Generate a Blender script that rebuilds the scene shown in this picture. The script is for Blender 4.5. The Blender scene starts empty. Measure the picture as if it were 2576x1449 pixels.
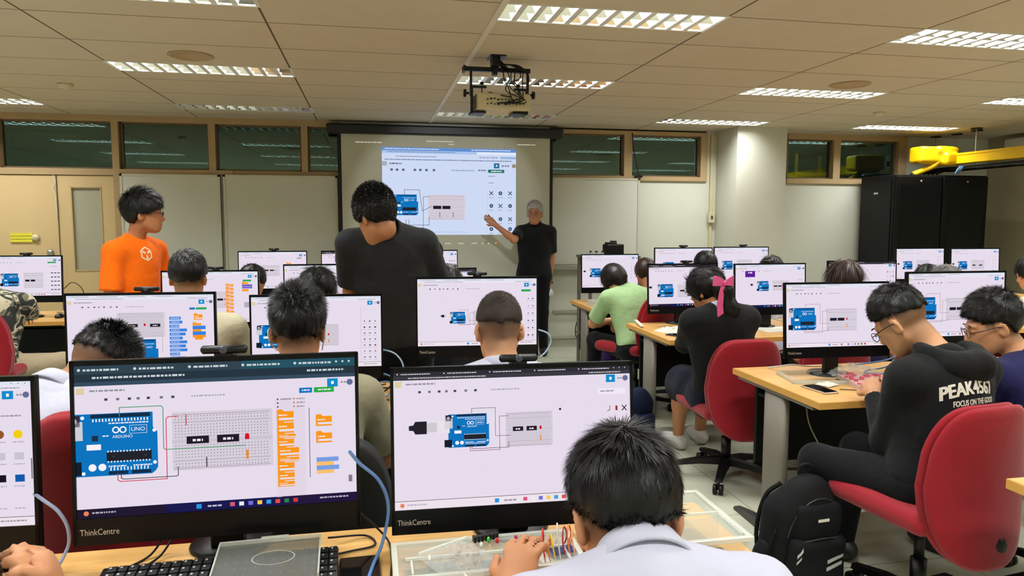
import bpy, bmesh, math, random
import numpy as np
from mathutils import Vector, Matrix
from mathutils.bvhtree import BVHTree

# ------------------------------------------------------------------ camera, world, exposure
SC = bpy.context.scene
COL = SC.collection
W_IMG = 2576.0
cam_d = bpy.data.cameras.new('camera')
cam = bpy.data.objects.new('camera', cam_d)
COL.objects.link(cam)
CAM_H = 1.47
cam_d.sensor_width = 36.0
cam_d.lens = 36.0 * 1802.4 / W_IMG
cam_d.clip_start = 0.05
_yaw, _pit, _rol = 0.19613, 0.092815, 0.0011
_f = Vector((math.sin(_yaw)*math.cos(_pit), math.cos(_yaw)*math.cos(_pit), -math.sin(_pit)))
_r = Vector((math.cos(_yaw), -math.sin(_yaw), 0))
_u = _r.cross(_f)
_r2 = _r*math.cos(_rol) + _u*math.sin(_rol)
_u2 = _u*math.cos(_rol) - _r*math.sin(_rol)
cam.matrix_world = Matrix(((_r2.x, _u2.x, -_f.x, 0), (_r2.y, _u2.y, -_f.y, 0), (_r2.z, _u2.z, -_f.z, CAM_H), (0, 0, 0, 1)))
SC.camera = cam
SC.view_settings.view_transform = 'Standard'
SC.view_settings.look = 'None'
SC.view_settings.exposure = 0.0
SC.view_settings.gamma = 1.0
SC.view_settings.use_curve_mapping = False
world = bpy.data.worlds.new('world')
SC.world = world
world.use_nodes = True
world.node_tree.nodes['Background'].inputs[0].default_value = (0.5, 0.55, 0.5, 1)
world.node_tree.nodes['Background'].inputs[1].default_value = 0.05
try:
    SC.cycles.max_bounces = 7
    SC.cycles.diffuse_bounces = 4
    SC.cycles.glossy_bounces = 3
    SC.cycles.transparent_max_bounces = 12
    SC.cycles.sample_clamp_indirect = 4.0
    SC.cycles.caustics_reflective = False
    SC.cycles.caustics_refractive = False
except Exception:
    pass
LAMP_W = 62.0
LAMP_COL = (0.98, 1.0, 0.985)
CEIL = 2.543

# ------------------------------------------------------------------ helpers
rng = np.random.default_rng(5)
R = random.Random(7)
PI = math.pi

def lin(c):
    return tuple(((v/255.0)/12.92 if v/255.0 <= 0.04045 else ((v/255.0+0.055)/1.055)**2.4) for v in c)

_mats = {}
def mat(name, rgb, rough=0.6, metal=0.0, spec=0.5, noise=None, bump=None, alpha=None, sheen=0.0, coat=0.0):
    """procedural principled material; rgb in 0..255 sRGB"""
    if name in _mats: return _mats[name]
    m = bpy.data.materials.new(name); m.use_nodes = True
    nt = m.node_tree; b = nt.nodes['Principled BSDF']
    c = lin(rgb)
    b.inputs['Base Color'].default_value = (*c, 1)
    b.inputs['Roughness'].default_value = rough
    b.inputs['Metallic'].default_value = metal
    b.inputs['Specular IOR Level'].default_value = spec
    if sheen: b.inputs['Sheen Weight'].default_value = sheen
    if coat: b.inputs['Coat Weight'].default_value = coat
    if alpha is not None: b.inputs['Alpha'].default_value = alpha
    if noise or bump:
        tc = nt.nodes.new('ShaderNodeTexCoord')
        mp = nt.nodes.new('ShaderNodeMapping'); nt.links.new(tc.outputs['Object'], mp.inputs[0])
    if noise:
        sc, amt = noise[0], noise[1]
        if len(noise) > 2: mp.inputs['Scale'].default_value = noise[2]
        n = nt.nodes.new('ShaderNodeTexNoise'); n.inputs['Scale'].default_value = sc; n.inputs['Detail'].default_value = 4
        nt.links.new(mp.outputs[0], n.inputs['Vector'])
        mx = nt.nodes.new('ShaderNodeMix'); mx.data_type = 'RGBA'
        mx.inputs[6].default_value = (*[v*(1-amt) for v in c], 1)
        mx.inputs[7].default_value = (*[min(1, v*(1+amt)) for v in c], 1)
        nt.links.new(n.outputs[0], mx.inputs[0]); nt.links.new(mx.outputs[2], b.inputs['Base Color'])
    if bump:
        sc, st = bump[0], bump[1]
        n2 = nt.nodes.new('ShaderNodeTexNoise'); n2.inputs['Scale'].default_value = sc; n2.inputs['Detail'].default_value = 3
        nt.links.new(tc.outputs['Object'], n2.inputs['Vector'])
        bp = nt.nodes.new('ShaderNodeBump'); bp.inputs['Strength'].default_value = st
        bp.inputs['Distance'].default_value = bump[2] if len(bump) > 2 else 0.01
        nt.links.new(n2.outputs[0], bp.inputs['Height']); nt.links.new(bp.outputs[0], b.inputs['Normal'])
    _mats[name] = m
    return m

def emis(rgb, k=1.0):
    name = 'glow_%d_%d_%d_%g' % (*rgb, k)
    if name in _mats: return _mats[name]
    m = bpy.data.materials.new(name); m.use_nodes = True
    nt = m.node_tree; nt.nodes.remove(nt.nodes['Principled BSDF'])
    e = nt.nodes.new('ShaderNodeEmission'); e.inputs[0].default_value = (*lin(rgb), 1); e.inputs[1].default_value = k
    nt.links.new(e.outputs[0], nt.nodes['Material Output'].inputs[0])
    _mats[name] = m
    return m

def clear_mat(name, tint, fac, rough=0.05, gloss=(1, 1, 1)):
    """thin clear sheet: transparent mixed with a glossy reflection"""
    if name in _mats: return _mats[name]
    m = bpy.data.materials.new(name); m.use_nodes = True
    nt = m.node_tree; nt.nodes.remove(nt.nodes['Principled BSDF'])
    t = nt.nodes.new('ShaderNodeBsdfTransparent'); t.inputs[0].default_value = (*tint, 1)
    g = nt.nodes.new('ShaderNodeBsdfGlossy'); g.inputs[0].default_value = (*gloss, 1); g.inputs['Roughness'].default_value = rough
    mx = nt.nodes.new('ShaderNodeMixShader'); mx.inputs[0].default_value = fac
    nt.links.new(t.outputs[0], mx.inputs[1]); nt.links.new(g.outputs[0], mx.inputs[2])
    nt.links.new(mx.outputs[0], nt.nodes['Material Output'].inputs[0])
    _mats[name] = m
    return m

def milky(name, rgb, alpha, rough=0.25):
    m = mat(name, rgb, rough, alpha=alpha, spec=0.6)
    return m

def tagit(o, label=None, cat=None, group=None, kind=None):
    if label: o['label'] = label
    if cat: o['category'] = cat
    if group: o['group'] = group
    if kind: o['kind'] = kind
    return o

def thing(name, label, cat, loc=(0, 0, 0), rz=0.0, group=None):
    o = bpy.data.objects.new(name, None); COL.objects.link(o)
    o.empty_display_size = 0.1
    o.location = loc; o.rotation_euler = (0, 0, rz)
    return tagit(o, label, cat, group)

def raw(name, V, F, mats, idx=None, parent=None, smooth=False):
    """link ONE mesh object from vertex / face lists"""
    me = bpy.data.meshes.new(name)
    me.from_pydata([tuple(v) for v in V], [], [tuple(f) for f in F])
    if not isinstance(mats, (list, tuple)): mats = [mats]
    for m in mats: me.materials.append(m)
    if idx is not None: me.polygons.foreach_set('material_index', list(idx))
    if smooth: me.polygons.foreach_set('use_smooth', [True]*len(me.polygons))
    me.update()
    o = bpy.data.objects.new(name, me); COL.objects.link(o)
    if parent: o.parent = parent
    return o

class MB:
    """collects simple solids into one mesh"""
    def __init__(s): s.bm = bmesh.new(); s.mi = 0
    def _tag(s, n0, smooth=False):
        s.bm.faces.ensure_lookup_table()
        for f in s.bm.faces[n0:]:
            f.material_index = s.mi; f.smooth = smooth
    def box(s, x0, x1, y0, y1, z0, z1, M=None, bev=0.0):
        n0 = len(s.bm.faces)
        c = [(x0, y0, z0), (x1, y0, z0), (x1, y1, z0), (x0, y1, z0), (x0, y0, z1), (x1, y0, z1), (x1, y1, z1), (x0, y1, z1)]
        v = [s.bm.verts.new((M @ Vector(p)) if M else p) for p in c]
        fs = []
        for q in ((0, 3, 2, 1), (4, 5, 6, 7), (0, 1, 5, 4), (1, 2, 6, 5), (2, 3, 7, 6), (3, 0, 4, 7)):
            fs.append(s.bm.faces.new([v[i] for i in q]))
        if bev > 0:
            es = list({e for f in fs for e in f.edges})
            bmesh.ops.bevel(s.bm, geom=es, offset=bev, segments=2, profile=0.5, affect='EDGES')
        s._tag(n0, False)
        return s
    def ring_solid(s, rings, cap=True, smooth=True):
        """rings: list of equal-length loops of points"""
        n0 = len(s.bm.faces)
        vs = [[s.bm.verts.new(p) for p in r] for r in rings]
        n = len(vs[0])
        for a, b in zip(vs, vs[1:]):
            for i in range(n):
                s.bm.faces.new((a[i], a[(i+1) % n], b[(i+1) % n], b[i]))
        if cap:
            s.bm.faces.new(list(reversed(vs[0]))); s.bm.faces.new(vs[-1])
        s._tag(n0, smooth)
        return s
    def cyl(s, a, b, r0, r1=None, n=12, smooth=True):
        a = Vector(a); b = Vector(b); r1 = r0 if r1 is None else r1
        d = (b-a).normalized(); x = d.orthogonal().normalized(); y = d.cross(x)
        return s.ring_solid([[p + (x*math.cos(2*PI*i/n)+y*math.sin(2*PI*i/n))*r for i in range(n)] for p, r in ((a, r0), (b, r1))], True, smooth)
    def tube(s, pts, r, n=6, sub=6):
        P = spline(pts, sub)
        rings = []
        t0 = (P[1]-P[0]).normalized(); x = t0.orthogonal().normalized()
        for i, p in enumerate(P):
            t = (P[min(i+1, len(P)-1)] - P[max(i-1, 0)]).normalized()
            x = (x - t*x.dot(t)).normalized(); y = t.cross(x)
            rr = r(i/(len(P)-1)) if callable(r) else r
            rings.append([p+(x*math.cos(2*PI*k/n)+y*math.sin(2*PI*k/n))*rr for k in range(n)])
        return s.ring_solid(rings)
    def lathe(s, prof, c=(0, 0, 0), n=20, M=None, cap=True):
        c = Vector(c)
        rings = []
        for r, z in prof:
            ring = [Vector((r*math.cos(2*PI*i/n), r*math.sin(2*PI*i/n), z)) for i in range(n)]
            rings.append([((M @ p) if M else p) + c for p in ring])
        return s.ring_solid(rings, cap)
    def prism(s, poly, y0, y1, M=None):
        """poly in x,z extruded along y"""
        n0 = len(s.bm.faces)
        f = lambda p: (M @ Vector(p)) if M else p
        a = [s.bm.verts.new(f((x, y0, z))) for x, z in poly]
        b = [s.bm.verts.new(f((x, y1, z))) for x, z in poly]
        n = len(a)
        s.bm.faces.new(a); s.bm.faces.new(list(reversed(b)))
        for i in range(n):
            s.bm.faces.new((a[i], b[i], b[(i+1) % n], a[(i+1) % n]))
        s._tag(n0)
        return s
    def build(s, name, mats, parent=None, loc=None):
        bmesh.ops.recalc_face_normals(s.bm, faces=s.bm.faces[:])
        me = bpy.data.meshes.new(name); s.bm.to_mesh(me); s.bm.free()
        if not isinstance(mats, (list, tuple)): mats = [mats]
        for m in mats: me.materials.append(m)
        o = bpy.data.objects.new(name, me); COL.objects.link(o)
        if parent: o.parent = parent
        if loc: o.location = loc
        return o

def spline(pts, sub=6):
    P = [Vector(p) for p in pts]
    if len(P) < 3 or sub <= 1: return P
    P = [P[0]*2-P[1]] + P + [P[-1]*2-P[-2]]
    out = []
    for i in range(1, len(P)-2):
        a, b, c, d = P[i-1:i+3]
        for k in range(sub):
            t = k/sub
            out.append(0.5*((2*b)+(c-a)*t+(2*a-5*b+4*c-d)*t*t+(3*b-a-3*c+d)*t**3))
    out.append(P[-2])
    return out

def dup(root, label=None, group=None, loc=None, rz=None):
    r = root.copy(); COL.objects.link(r)
    if loc is not None: r.location = loc
    if rz is not None: r.rotation_euler = (0, 0, rz)
    if label: r['label'] = label
    if group: r['group'] = group
    for ch in list(root.children):
        c = ch.copy(); COL.objects.link(c); c.parent = r
        for g in list(ch.children):
            d = g.copy(); COL.objects.link(d); d.parent = c
    return r

_fontcache = {}
def text_tris(txt, size=1.0):
    """flat triangles of a word, origin at left baseline, height ~size"""
    if txt not in _fontcache:
        cu = bpy.data.curves.new('lettering', 'FONT'); cu.body = txt; cu.size = 1.0; cu.resolution_u = 3
        ob = bpy.data.objects.new('lettering', cu); COL.objects.link(ob)
        dg = bpy.context.evaluated_depsgraph_get(); dg.update()
        me = ob.evaluated_get(dg).to_mesh()
        me.calc_loop_triangles()
        V = np.array([v.co[:2] for v in me.vertices]); T = np.array([t.vertices[:] for t in me.loop_triangles])
        ob.evaluated_get(dg).to_mesh_clear()
        bpy.data.objects.remove(ob); bpy.data.curves.remove(cu)
        _fontcache[txt] = (V, T)
    V, T = _fontcache[txt]
    return V*size, T

# ------------------------------------------------------------------ materials
M_CEIL = None
def line_material(name, base, line, axes, rough=0.7, spec=0.3, noise=(6, .06)):
    """surface with a regular grid of seams in object space: axes = [(axis, period, offset, width)]"""
    m = bpy.data.materials.new(name); m.use_nodes = True
    nt = m.node_tree; b = nt.nodes['Principled BSDF']; b.inputs['Roughness'].default_value = rough
    b.inputs['Specular IOR Level'].default_value = spec
    tc = nt.nodes.new('ShaderNodeTexCoord'); sp = nt.nodes.new('ShaderNodeSeparateXYZ'); nt.links.new(tc.outputs['Object'], sp.inputs[0])
    prev = None
    def mth(op, a, bb=None):
        n = nt.nodes.new('ShaderNodeMath'); n.operation = op
        for i, q in enumerate((a, bb)):
            if q is None: continue
            if isinstance(q, (int, float)): n.inputs[i].default_value = q
            else: nt.links.new(q, n.inputs[i])
        return n.outputs[0]
    for ax, per, off, wd in axes:
        v = sp.outputs[ax]
        q = mth('ADD', v, -off + wd/2 + per*50)
        q = mth('MODULO', q, per)
        q = mth('LESS_THAN', q, wd)
        prev = q if prev is None else mth('MAXIMUM', prev, q)
    n = nt.nodes.new('ShaderNodeTexNoise'); n.inputs['Scale'].default_value = noise[0]; n.inputs['Detail'].default_value = 5
    nt.links.new(tc.outputs['Object'], n.inputs['Vector'])
    mx = nt.nodes.new('ShaderNodeMix'); mx.data_type = 'RGBA'
    c = lin(base)
    mx.inputs[6].default_value = (*[v*(1-noise[1]) for v in c], 1); mx.inputs[7].default_value = (*[v*(1+noise[1]) for v in c], 1)
    nt.links.new(n.outputs[0], mx.inputs[0])
    m2 = nt.nodes.new('ShaderNodeMix'); m2.data_type = 'RGBA'
    nt.links.new(prev, m2.inputs[0]); nt.links.new(mx.outputs[2], m2.inputs[6]); m2.inputs[7].default_value = (*lin(line), 1)
    nt.links.new(m2.outputs[2], b.inputs['Base Color'])
    return m

def wood_mat(name, a, bcol, rough=0.35):
    m = bpy.data.materials.new(name); m.use_nodes = True
    nt = m.node_tree; b = nt.nodes['Principled BSDF']; b.inputs['Roughness'].default_value = rough
    tc = nt.nodes.new('ShaderNodeTexCoord'); mp = nt.nodes.new('ShaderNodeMapping'); mp.inputs['Scale'].default_value = (1.2, 14, 14)
    nt.links.new(tc.outputs['Object'], mp.inputs[0])
    n = nt.nodes.new('ShaderNodeTexNoise'); n.inputs['Scale'].default_value = 3.5; n.inputs['Detail'].default_value = 6; n.inputs['Distortion'].default_value = 0.6
    nt.links.new(mp.outputs[0], n.inputs['Vector'])
    r = nt.nodes.new('ShaderNodeValToRGB'); r.color_ramp.elements[0].position = .3; r.color_ramp.elements[1].position = .7
    r.color_ramp.elements[0].color = (*lin(a), 1); r.color_ramp.elements[1].color = (*lin(bcol), 1)
    nt.links.new(n.outputs[0], r.inputs[0]); nt.links.new(r.outputs[0], b.inputs['Base Color'])
    return m

M_CEIL = line_material('ceiling_tile', (198, 188, 169), (96, 84, 66), [('X', 1.2, 0.672, 0.012), ('Y', 0.6, 4.19, 0.010)], 0.8, 0.2)
M_FLOOR = line_material('floor_vinyl', (196, 198, 178), (120, 122, 108), [('X', 0.6, 0.1, 0.005), ('Y', 0.6, 0.2, 0.005)], 0.3, 0.4, (2.5, .05))
M_WALL = mat('wall_paint', (206, 208, 194), 0.8, noise=(3, .03))
M_PILLAR = mat('pillar_paint', (204, 204, 190), 0.8, noise=(3, .03))
M_WALLR = mat('wall_right_paint', (178, 170, 146), 0.8, noise=(3, .03))
M_FRAME = mat('window_frame_paint', (176, 150, 110), 0.55, noise=(8, .06))
M_DOOR = mat('door_paint', (206, 180, 132), 0.5, noise=(4, .05))
M_DESK = wood_mat('desk_wood', (210, 160, 92), (226, 180, 112))
M_EDGE = mat('desk_edge', (222, 168, 84), 0.4, noise=(9, .08, (1, 8, 8)))
M_STEEL = mat('desk_leg_grey', (128, 122, 112), 0.45, 0.2, noise=(20, .04))
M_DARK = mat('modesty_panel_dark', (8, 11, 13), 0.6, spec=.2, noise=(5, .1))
M_BLACK = mat('black_plastic', (11, 11, 13), 0.38, spec=.3, noise=(30, .1))
M_BEZEL = mat('bezel_black', (6, 8, 11), 0.3, spec=.18, noise=(40, .05))
M_RED = mat('red_upholstery', (146, 8, 28), 0.75, spec=0.3, noise=(60, .12), bump=(220, .15, .002), sheen=0.2)
M_WB = mat('whiteboard_surface', (212, 214, 204), 0.22, noise=(3, .02))
M_ALU = mat('aluminium', (176, 176, 168), 0.35, 0.7, noise=(30, .04))
M_RACK = mat('rack_black', (5, 7, 9), 0.5, spec=.25, noise=(9, .15))
M_YEL = mat('duct_yellow', (244, 196, 8), 0.4, noise=(6, .05))
M_MIRROR = mat('louvre_mirror', (225, 225, 222), 0.12, 1.0, noise=(12, .05))
M_BLADE = mat('louvre_blade', (236, 236, 232), 0.35, 0.2, noise=(12, .03))
M_WHITE = mat('white_plastic', (222, 222, 214), 0.4, noise=(10, .03))
M_CREAM = mat('cream_plastic', (206, 196, 164), 0.5, noise=(10, .05))
M_BLUE = mat('blue_cable', (92, 132, 190), 0.4, noise=(20, .05))
M_GLASS = clear_mat('window_glass', (0.46, 0.56, 0.54), 0.15, 0.02, (0.60, 0.92, 0.90))

# ------------------------------------------------------------------ room shell
def structure(o):
    o['kind'] = 'structure'; return o
XL, XR, YB, YF = -5.2, 7.95, -2.6, 8.1
structure(MB().box(XL-.1, XR+.1, YB-.1, YF+3, -0.06, 0).build('floor', M_FLOOR))
FIX_X = [-4.128, -1.728, 0.672, 3.072, 5.472]
FIX_Y = [7.19, 5.39, 3.59, 1.79, -0.01, -1.81]
def build_ceiling():
    V, F = [], []
    def quad(x0, x1, y0, y1):
        n = len(V); V.extend([(x0, y0, CEIL), (x0, y1, CEIL), (x1, y1, CEIL), (x1, y0, CEIL)]); F.append((n, n+1, n+2, n+3))
    xs = sorted(set([XL-.1] + [x for a in FIX_X for x in (a+.005, a+1.195)] + [XR+.1]))
    ys = sorted(set([YB-.1] + [y for b in FIX_Y for y in (b+.005, b+.295)] + [YF+.1]))
    for i in range(len(xs)-1):
        for j in range(len(ys)-1):
            hole = any(abs(xs[i]-(a+.005)) < 1e-6 for a in FIX_X) and any(abs(ys[j]-(b+.005)) < 1e-6 for b in FIX_Y)
            if not hole: quad(xs[i], xs[i+1], ys[j], ys[j+1])
    structure(raw('ceiling', V, F, M_CEIL))
    structure(MB().box(XL-.2, XR+.2, YB-.2, YF+.2, CEIL+.12, CEIL+.16).build('ceiling_slab', mat('slab', (60, 60, 58), .9)))
build_ceiling()
structure(MB().box(.655, .689, YB, YF, CEIL-.006, CEIL+.001).build('trim_1', mat('ceiling_bar', (214, 208, 192), .5, noise=(6, .03))))
WZ0, WZ1 = 2.0, 2.48      # high window band
def wall_front():
    b = MB()
    b.box(-2.56, XR, YF, YF+.12, 0, WZ0-.04)
    b.box(XL, -4.10, YF, YF+.12, 0, WZ0-.04)
    b.box(3.99, 5.05, YF, YF+.12, WZ0-.04, CEIL)
    b.box(6.70, XR, YF, YF+.12, WZ0-.04, CEIL)
    b.box(-.30, 2.05, YF+.0, YF+.12, WZ0-.04, CEIL)
    structure(b.build('wall_front', M_WALL))
wall_front()
structure(MB().box(XL-.12, XL, YB, YF+.12, 0, CEIL+.1).build('wall_left', M_WALL))
structure(MB().box(XR, XR+.12, YB, YF+.12, 0, CEIL+.1).build('wall_right', M_WALLR))
structure(MB().box(XL, XR, YB-.12, YB, 0, CEIL+.1).build('wall_back', M_WALL))
structure(MB().box(4.12, 4.74, 7.6, YF, 0, CEIL).build('wall_pillar', M_PILLAR))
# corridor behind the high windows
cor = MB()
cor.box(XL, XR, YF+2.9, YF+3, 0, 3.2).box(XL-.1, XL, YF+.12, YF+3, 0, 3.2).box(XR, XR+.1, YF+.12, YF+3, 0, 3.2).box(XL, XR, YF+.12, YF+3, 3.2, 3.25)
structure(cor.build('wall_corridor', mat('corridor_paint', (74, 84, 78), .7, noise=(1.2, .5))))
# windows: groups of panes in a tan frame
WIN = [(-3.60-1.55, -3.62), (-3.60, -2.565), (-2.49, -1.635), (-1.567, -.70), (-.634, -.30), (2.05, 2.94), (3.04, 3.905), (5.07, 5.68), (5.775, 6.60)]
def windows():
    for k, (x0, x1) in enumerate(WIN):
        e = thing('window_%d' % (k+1), None, None, ((x0+x1)/2, YF, WZ0)); structure(e)
        hw = (x1-x0)/2
        g = MB().box(-hw-.01, hw+.01, .045, .051, -.01, WZ1-WZ0+.01).build('window_glass', M_GLASS, e)
        b = MB(); t = .018
        b.box(-hw, hw, .02, .07, 0, t).box(-hw, hw, .02, .07, WZ1-WZ0-t, WZ1-WZ0).box(-hw, -hw+t, .02, .07, 0, WZ1-WZ0).box(hw-t, hw, .02, .07, 0, WZ1-WZ0)
        b.build('window_sash', mat('sash_dark', (104, 84, 58), .5, noise=(8, .05)), e)
    n = 2
    def trim(*boxes):
        nonlocal n
        b = MB()
        for q in boxes: b.box(*q)
        structure(b.build('trim_%d' % n, M_FRAME)); n += 1
    y0, y1 = YF-.03, YF+.1
    trim((XL, -.28, y0, y1, WZ1, CEIL), (XL, -2.565, y0, y1, WZ0-.045, WZ0), (-2.5, -1.4, y0, y1, WZ0-.045, WZ0), (-1.4, -.28, YF-.005, y1, WZ0-.04, WZ0))
    trim((-3.62, -3.60, y0, y1, WZ0, WZ1))
    trim((-2.565, -2.50, y0, y1, 0, WZ1))
    trim((-1.635, -1.567, y0, y1, WZ0, WZ1))
    trim((-.70, -.634, y0, y1, WZ0, WZ1))
    trim((2.05, 3.99, y0, y1, WZ1, CEIL-.02), (2.05, 3.99, y0, y1, WZ0-.05, WZ0), (2.94, 3.04, y0, y1, WZ0, WZ1), (3.905, 3.99, y0, y1, WZ0, WZ1))
    trim((5.05, 6.72, y0, y1, WZ1, CEIL), (5.05, 6.72, y0, y1, WZ0-.06, WZ0), (5.68, 5.775, y0, y1, WZ0, WZ1), (6.60, 6.72, y0, y1, WZ0, WZ1))
    # door surround
    trim((-4.10, -4.04, y0, y1, 0, WZ0-.04), (-4.04, -2.565, y0, y1, 1.935, WZ0-.045))
windows()
def doors():
    e = structure(thing('door_1', None, None, (-3.57, YF-.005, 0)))
    MB().box(-.47, .465, -.01, .04, .01, 1.93, bev=.003).build('door_leaf', M_DOOR, e)
    k = MB(); k.lathe([(.012, 0), (.012, .04), (.03, .045), (.034, .06), (.026, .078), (.004, .082)], (.40, -.01, 1.15), 16, Matrix.Rotation(PI/2, 4, 'X'))
    k.build('door_knob', M_ALU, e)
    e2 = structure(thing('door_2', None, None, (-2.84, YF-.005, 0)))
    b = MB(); b.box(-.255, -.125, -.01, .04, .01, 1.93).box(.14, .27, -.01, .04, .01, 1.93).box(-.125, .14, -.01, .04, 1.81, 1.93).box(-.125, .14, -.01, .04, .01, .965)
    b.build('door_leaf', M_DOOR, e2)
    MB().box(-.125, .14, .01, .018, .965, 1.81).build('door_glass', mat('frosted_panel', (168, 166, 146), .3, noise=(2.5, .12)), e2)
    b = MB(); t = .012
    b.box(-.13, .145, -.016, -.008, .955, .97).box(-.13, .145, -.016, -.008, 1.805, 1.82).box(-.137, -.125, -.016, -.008, .955, 1.82).box(.14, .152, -.016, -.008, .955, 1.82)
    b.build('glazing_bead', mat('bead_paint', (188, 166, 124), .5, noise=(4, .05)), e2)
    # yellow taped bar on the left leaf
    s = thing('door_sign', 'yellow striped tag strip on the tan door left of its glass panel', 'sign', (-3.42, YF-.016, 1.30))
    b = MB()
    for i in range(3): b.box(-.125, .075, -.012, 0, -.045+i*.032, -.018+i*.032)
    b.build('stripe_panel', mat('acid_yellow', (222, 214, 60), .5, noise=(30, .06)), s)
    MB().lathe([(.035, 0), (.035, .02), (.022, .03), (.005, .033)], (.105, 0, 0), 16, Matrix.Rotation(PI/2, 4, 'X')).build('round_knob', M_CREAM, s)
    c = MB().tube([(-3.12, YF-.04, 1.93), (-3.10, YF-.04, 1.86), (-3.13, YF-.04, 1.80), (-3.105, YF-.04, 1.72), (-3.10, YF-.04, 1.5)], .004)
    tagit(c.build('hanging_string', M_WHITE), 'thin white cord hanging from the top of the tan double door', 'cord')
    structure(MB().box(-3.104, -3.094, YF-.02, YF, .01, 1.93).build('trim_9', mat('door_gap', (96, 80, 56), .7, noise=(4, .05))))
doors()
# skirting / trunking on the front wall
structure(MB().box(2.05, 4.12, YF-.03, YF, 0, .10).box(2.05, 4.12, YF-.05, YF, .10, .13).build('baseboard_front', mat('skirting', (176, 176, 158), .6, noise=(4, .04))))
tagit(MB().box(2.10, 4.11, YF-.04, YF, .40, .43).build('cable_trunking', mat('trunk', (160, 160, 142), .6, noise=(4, .04))), 'long grey cable trunking along the wall under the right whiteboard', 'trunking')

# ------------------------------------------------------------------ recessed lights
def ceiling_lights():
    tubes_on = emis((255, 250, 235), 6.0)
    def base_fixture(x, y, on, label, grp):
        t = thing('ceiling_light', label, 'ceiling light', (x, y, CEIL), 0, grp)
        b = MB(); b.box(.005, 1.195, .005, .295, .078, .082)
        b.box(.0, .01, 0, .3, 0, .08).box(1.19, 1.20, 0, .3, 0, .08).box(0, 1.2, 0, .01, 0, .08).box(0, 1.2, .29, .3, 0, .08)
        b.box(-.012, 1.212, -.010, .006, -.003, .002).box(-.012, 1.212, .294, .31, -.003, .002).box(-.012, .006, 0, .3, -.003, .002).box(1.194, 1.212, 0, .3, -.003, .002)
        b.build('housing', M_WHITE, t)
        b = MB()
        for y0, y1, z0, z1 in ((.008, .035, 0, .06), (.292, .265, 0, .06), (.150, .128, 0, .05), (.150, .172, 0, .05)):
            n0 = len(b.bm.faces)
            v = [b.bm.verts.new(p) for p in ((.01, y0, z0), (1.19, y0, z0), (1.19, y1, z1), (.01, y1, z1))]
            b.bm.faces.new(v); b._tag(n0)
        b.build('reflector', M_MIRROR, t)
        b = MB()
        for i in range(1, 12):
            xx = .01+i*1.18/12
            for ya, yb in ((.012, .148), (.152, .288)):
                b.prism([(xx-.016, 0.0), (xx+.016, 0.0), (xx+.003, .042), (xx-.003, .042)], ya, yb)
        b.build('louvre_blades', M_BLADE, t)
        b = MB()
        for yy in (.08, .22): b.cyl((.03, yy, .062), (1.17, yy, .062), .010, n=8)
        b.build('lamp_tubes', tubes_on if on else M_WHITE, t)
        if on:
            ld = bpy.data.lights.new('lamp_light', 'AREA'); ld.shape = 'RECTANGLE'; ld.size = 1.12; ld.size_y = .24
            ld.energy = LAMP_W; ld.color = LAMP_COL
            lo = bpy.data.objects.new('lamp_light', ld); COL.objects.link(lo); lo.parent = t; lo.location = (.6, .15, .046)
        return t
    names_y = {7.19: 'nearest the front wall', 5.39: 'second from the front wall', 3.59: 'third from the front wall', 1.79: 'fourth from the front wall', -.01: 'behind the camera', -1.81: 'by the rear wall'}
    names_x = {-4.128: 'far left column', -1.728: 'column left of the projector', .672: 'projector column', 3.072: 'column right of the projector', 5.472: 'far right column'}
    proto = {}
    for x in FIX_X:
        for y in FIX_Y:
            on = not ((x == -1.728 or x == .672) and y == 7.19)
            lab = ('lit' if on else 'unlit')+' louvred ceiling light in the '+names_x[x]+', '+names_y[y]
            if on in proto: dup(proto[on], lab, None, (x, y, CEIL))
            else: proto[on] = base_fixture(x, y, on, lab, None)
            o = [q for q in COL.objects if q.name.startswith('ceiling_light')][-1]
    for o in COL.objects:
        if o.name.startswith('ceiling_light') and o.parent is None: o['group'] = 'recessed ceiling lights'
ceiling_lights()
def ceiling_bits():
    for (x, y, r, lab) in ((-1.12, 5.10, .14, 'round flush ceiling speaker grille on the left of the ceiling'), (3.72, 5.12, .15, 'round flush ceiling speaker grille on the right of the ceiling')):
        t = thing('ceiling_speaker', lab, 'ceiling speaker', (x, y, CEIL), 0, 'ceiling speakers')
        MB().lathe([(r, 0), (r, -.006), (r-.015, -.012), (r-.02, -.004), (.01, -.004)], n=32).build('grille', mat('grille_tan', (172, 150, 116), .7, noise=(200, .2)), t)
    for (x, y, lab) in ((-2.33, 6.34, 'small round smoke detector on the left of the ceiling'), (4.95, 6.35, 'small round smoke detector on the right of the ceiling')):
        t = thing('smoke_detector', lab, 'smoke detector', (x, y, CEIL), 0, 'smoke detectors')
        MB().lathe([(.055, 0), (.055, -.012), (.045, -.03), (.02, -.038), (.005, -.038)], n=20).build('detector_body', M_CREAM, t)
ceiling_bits()

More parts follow.
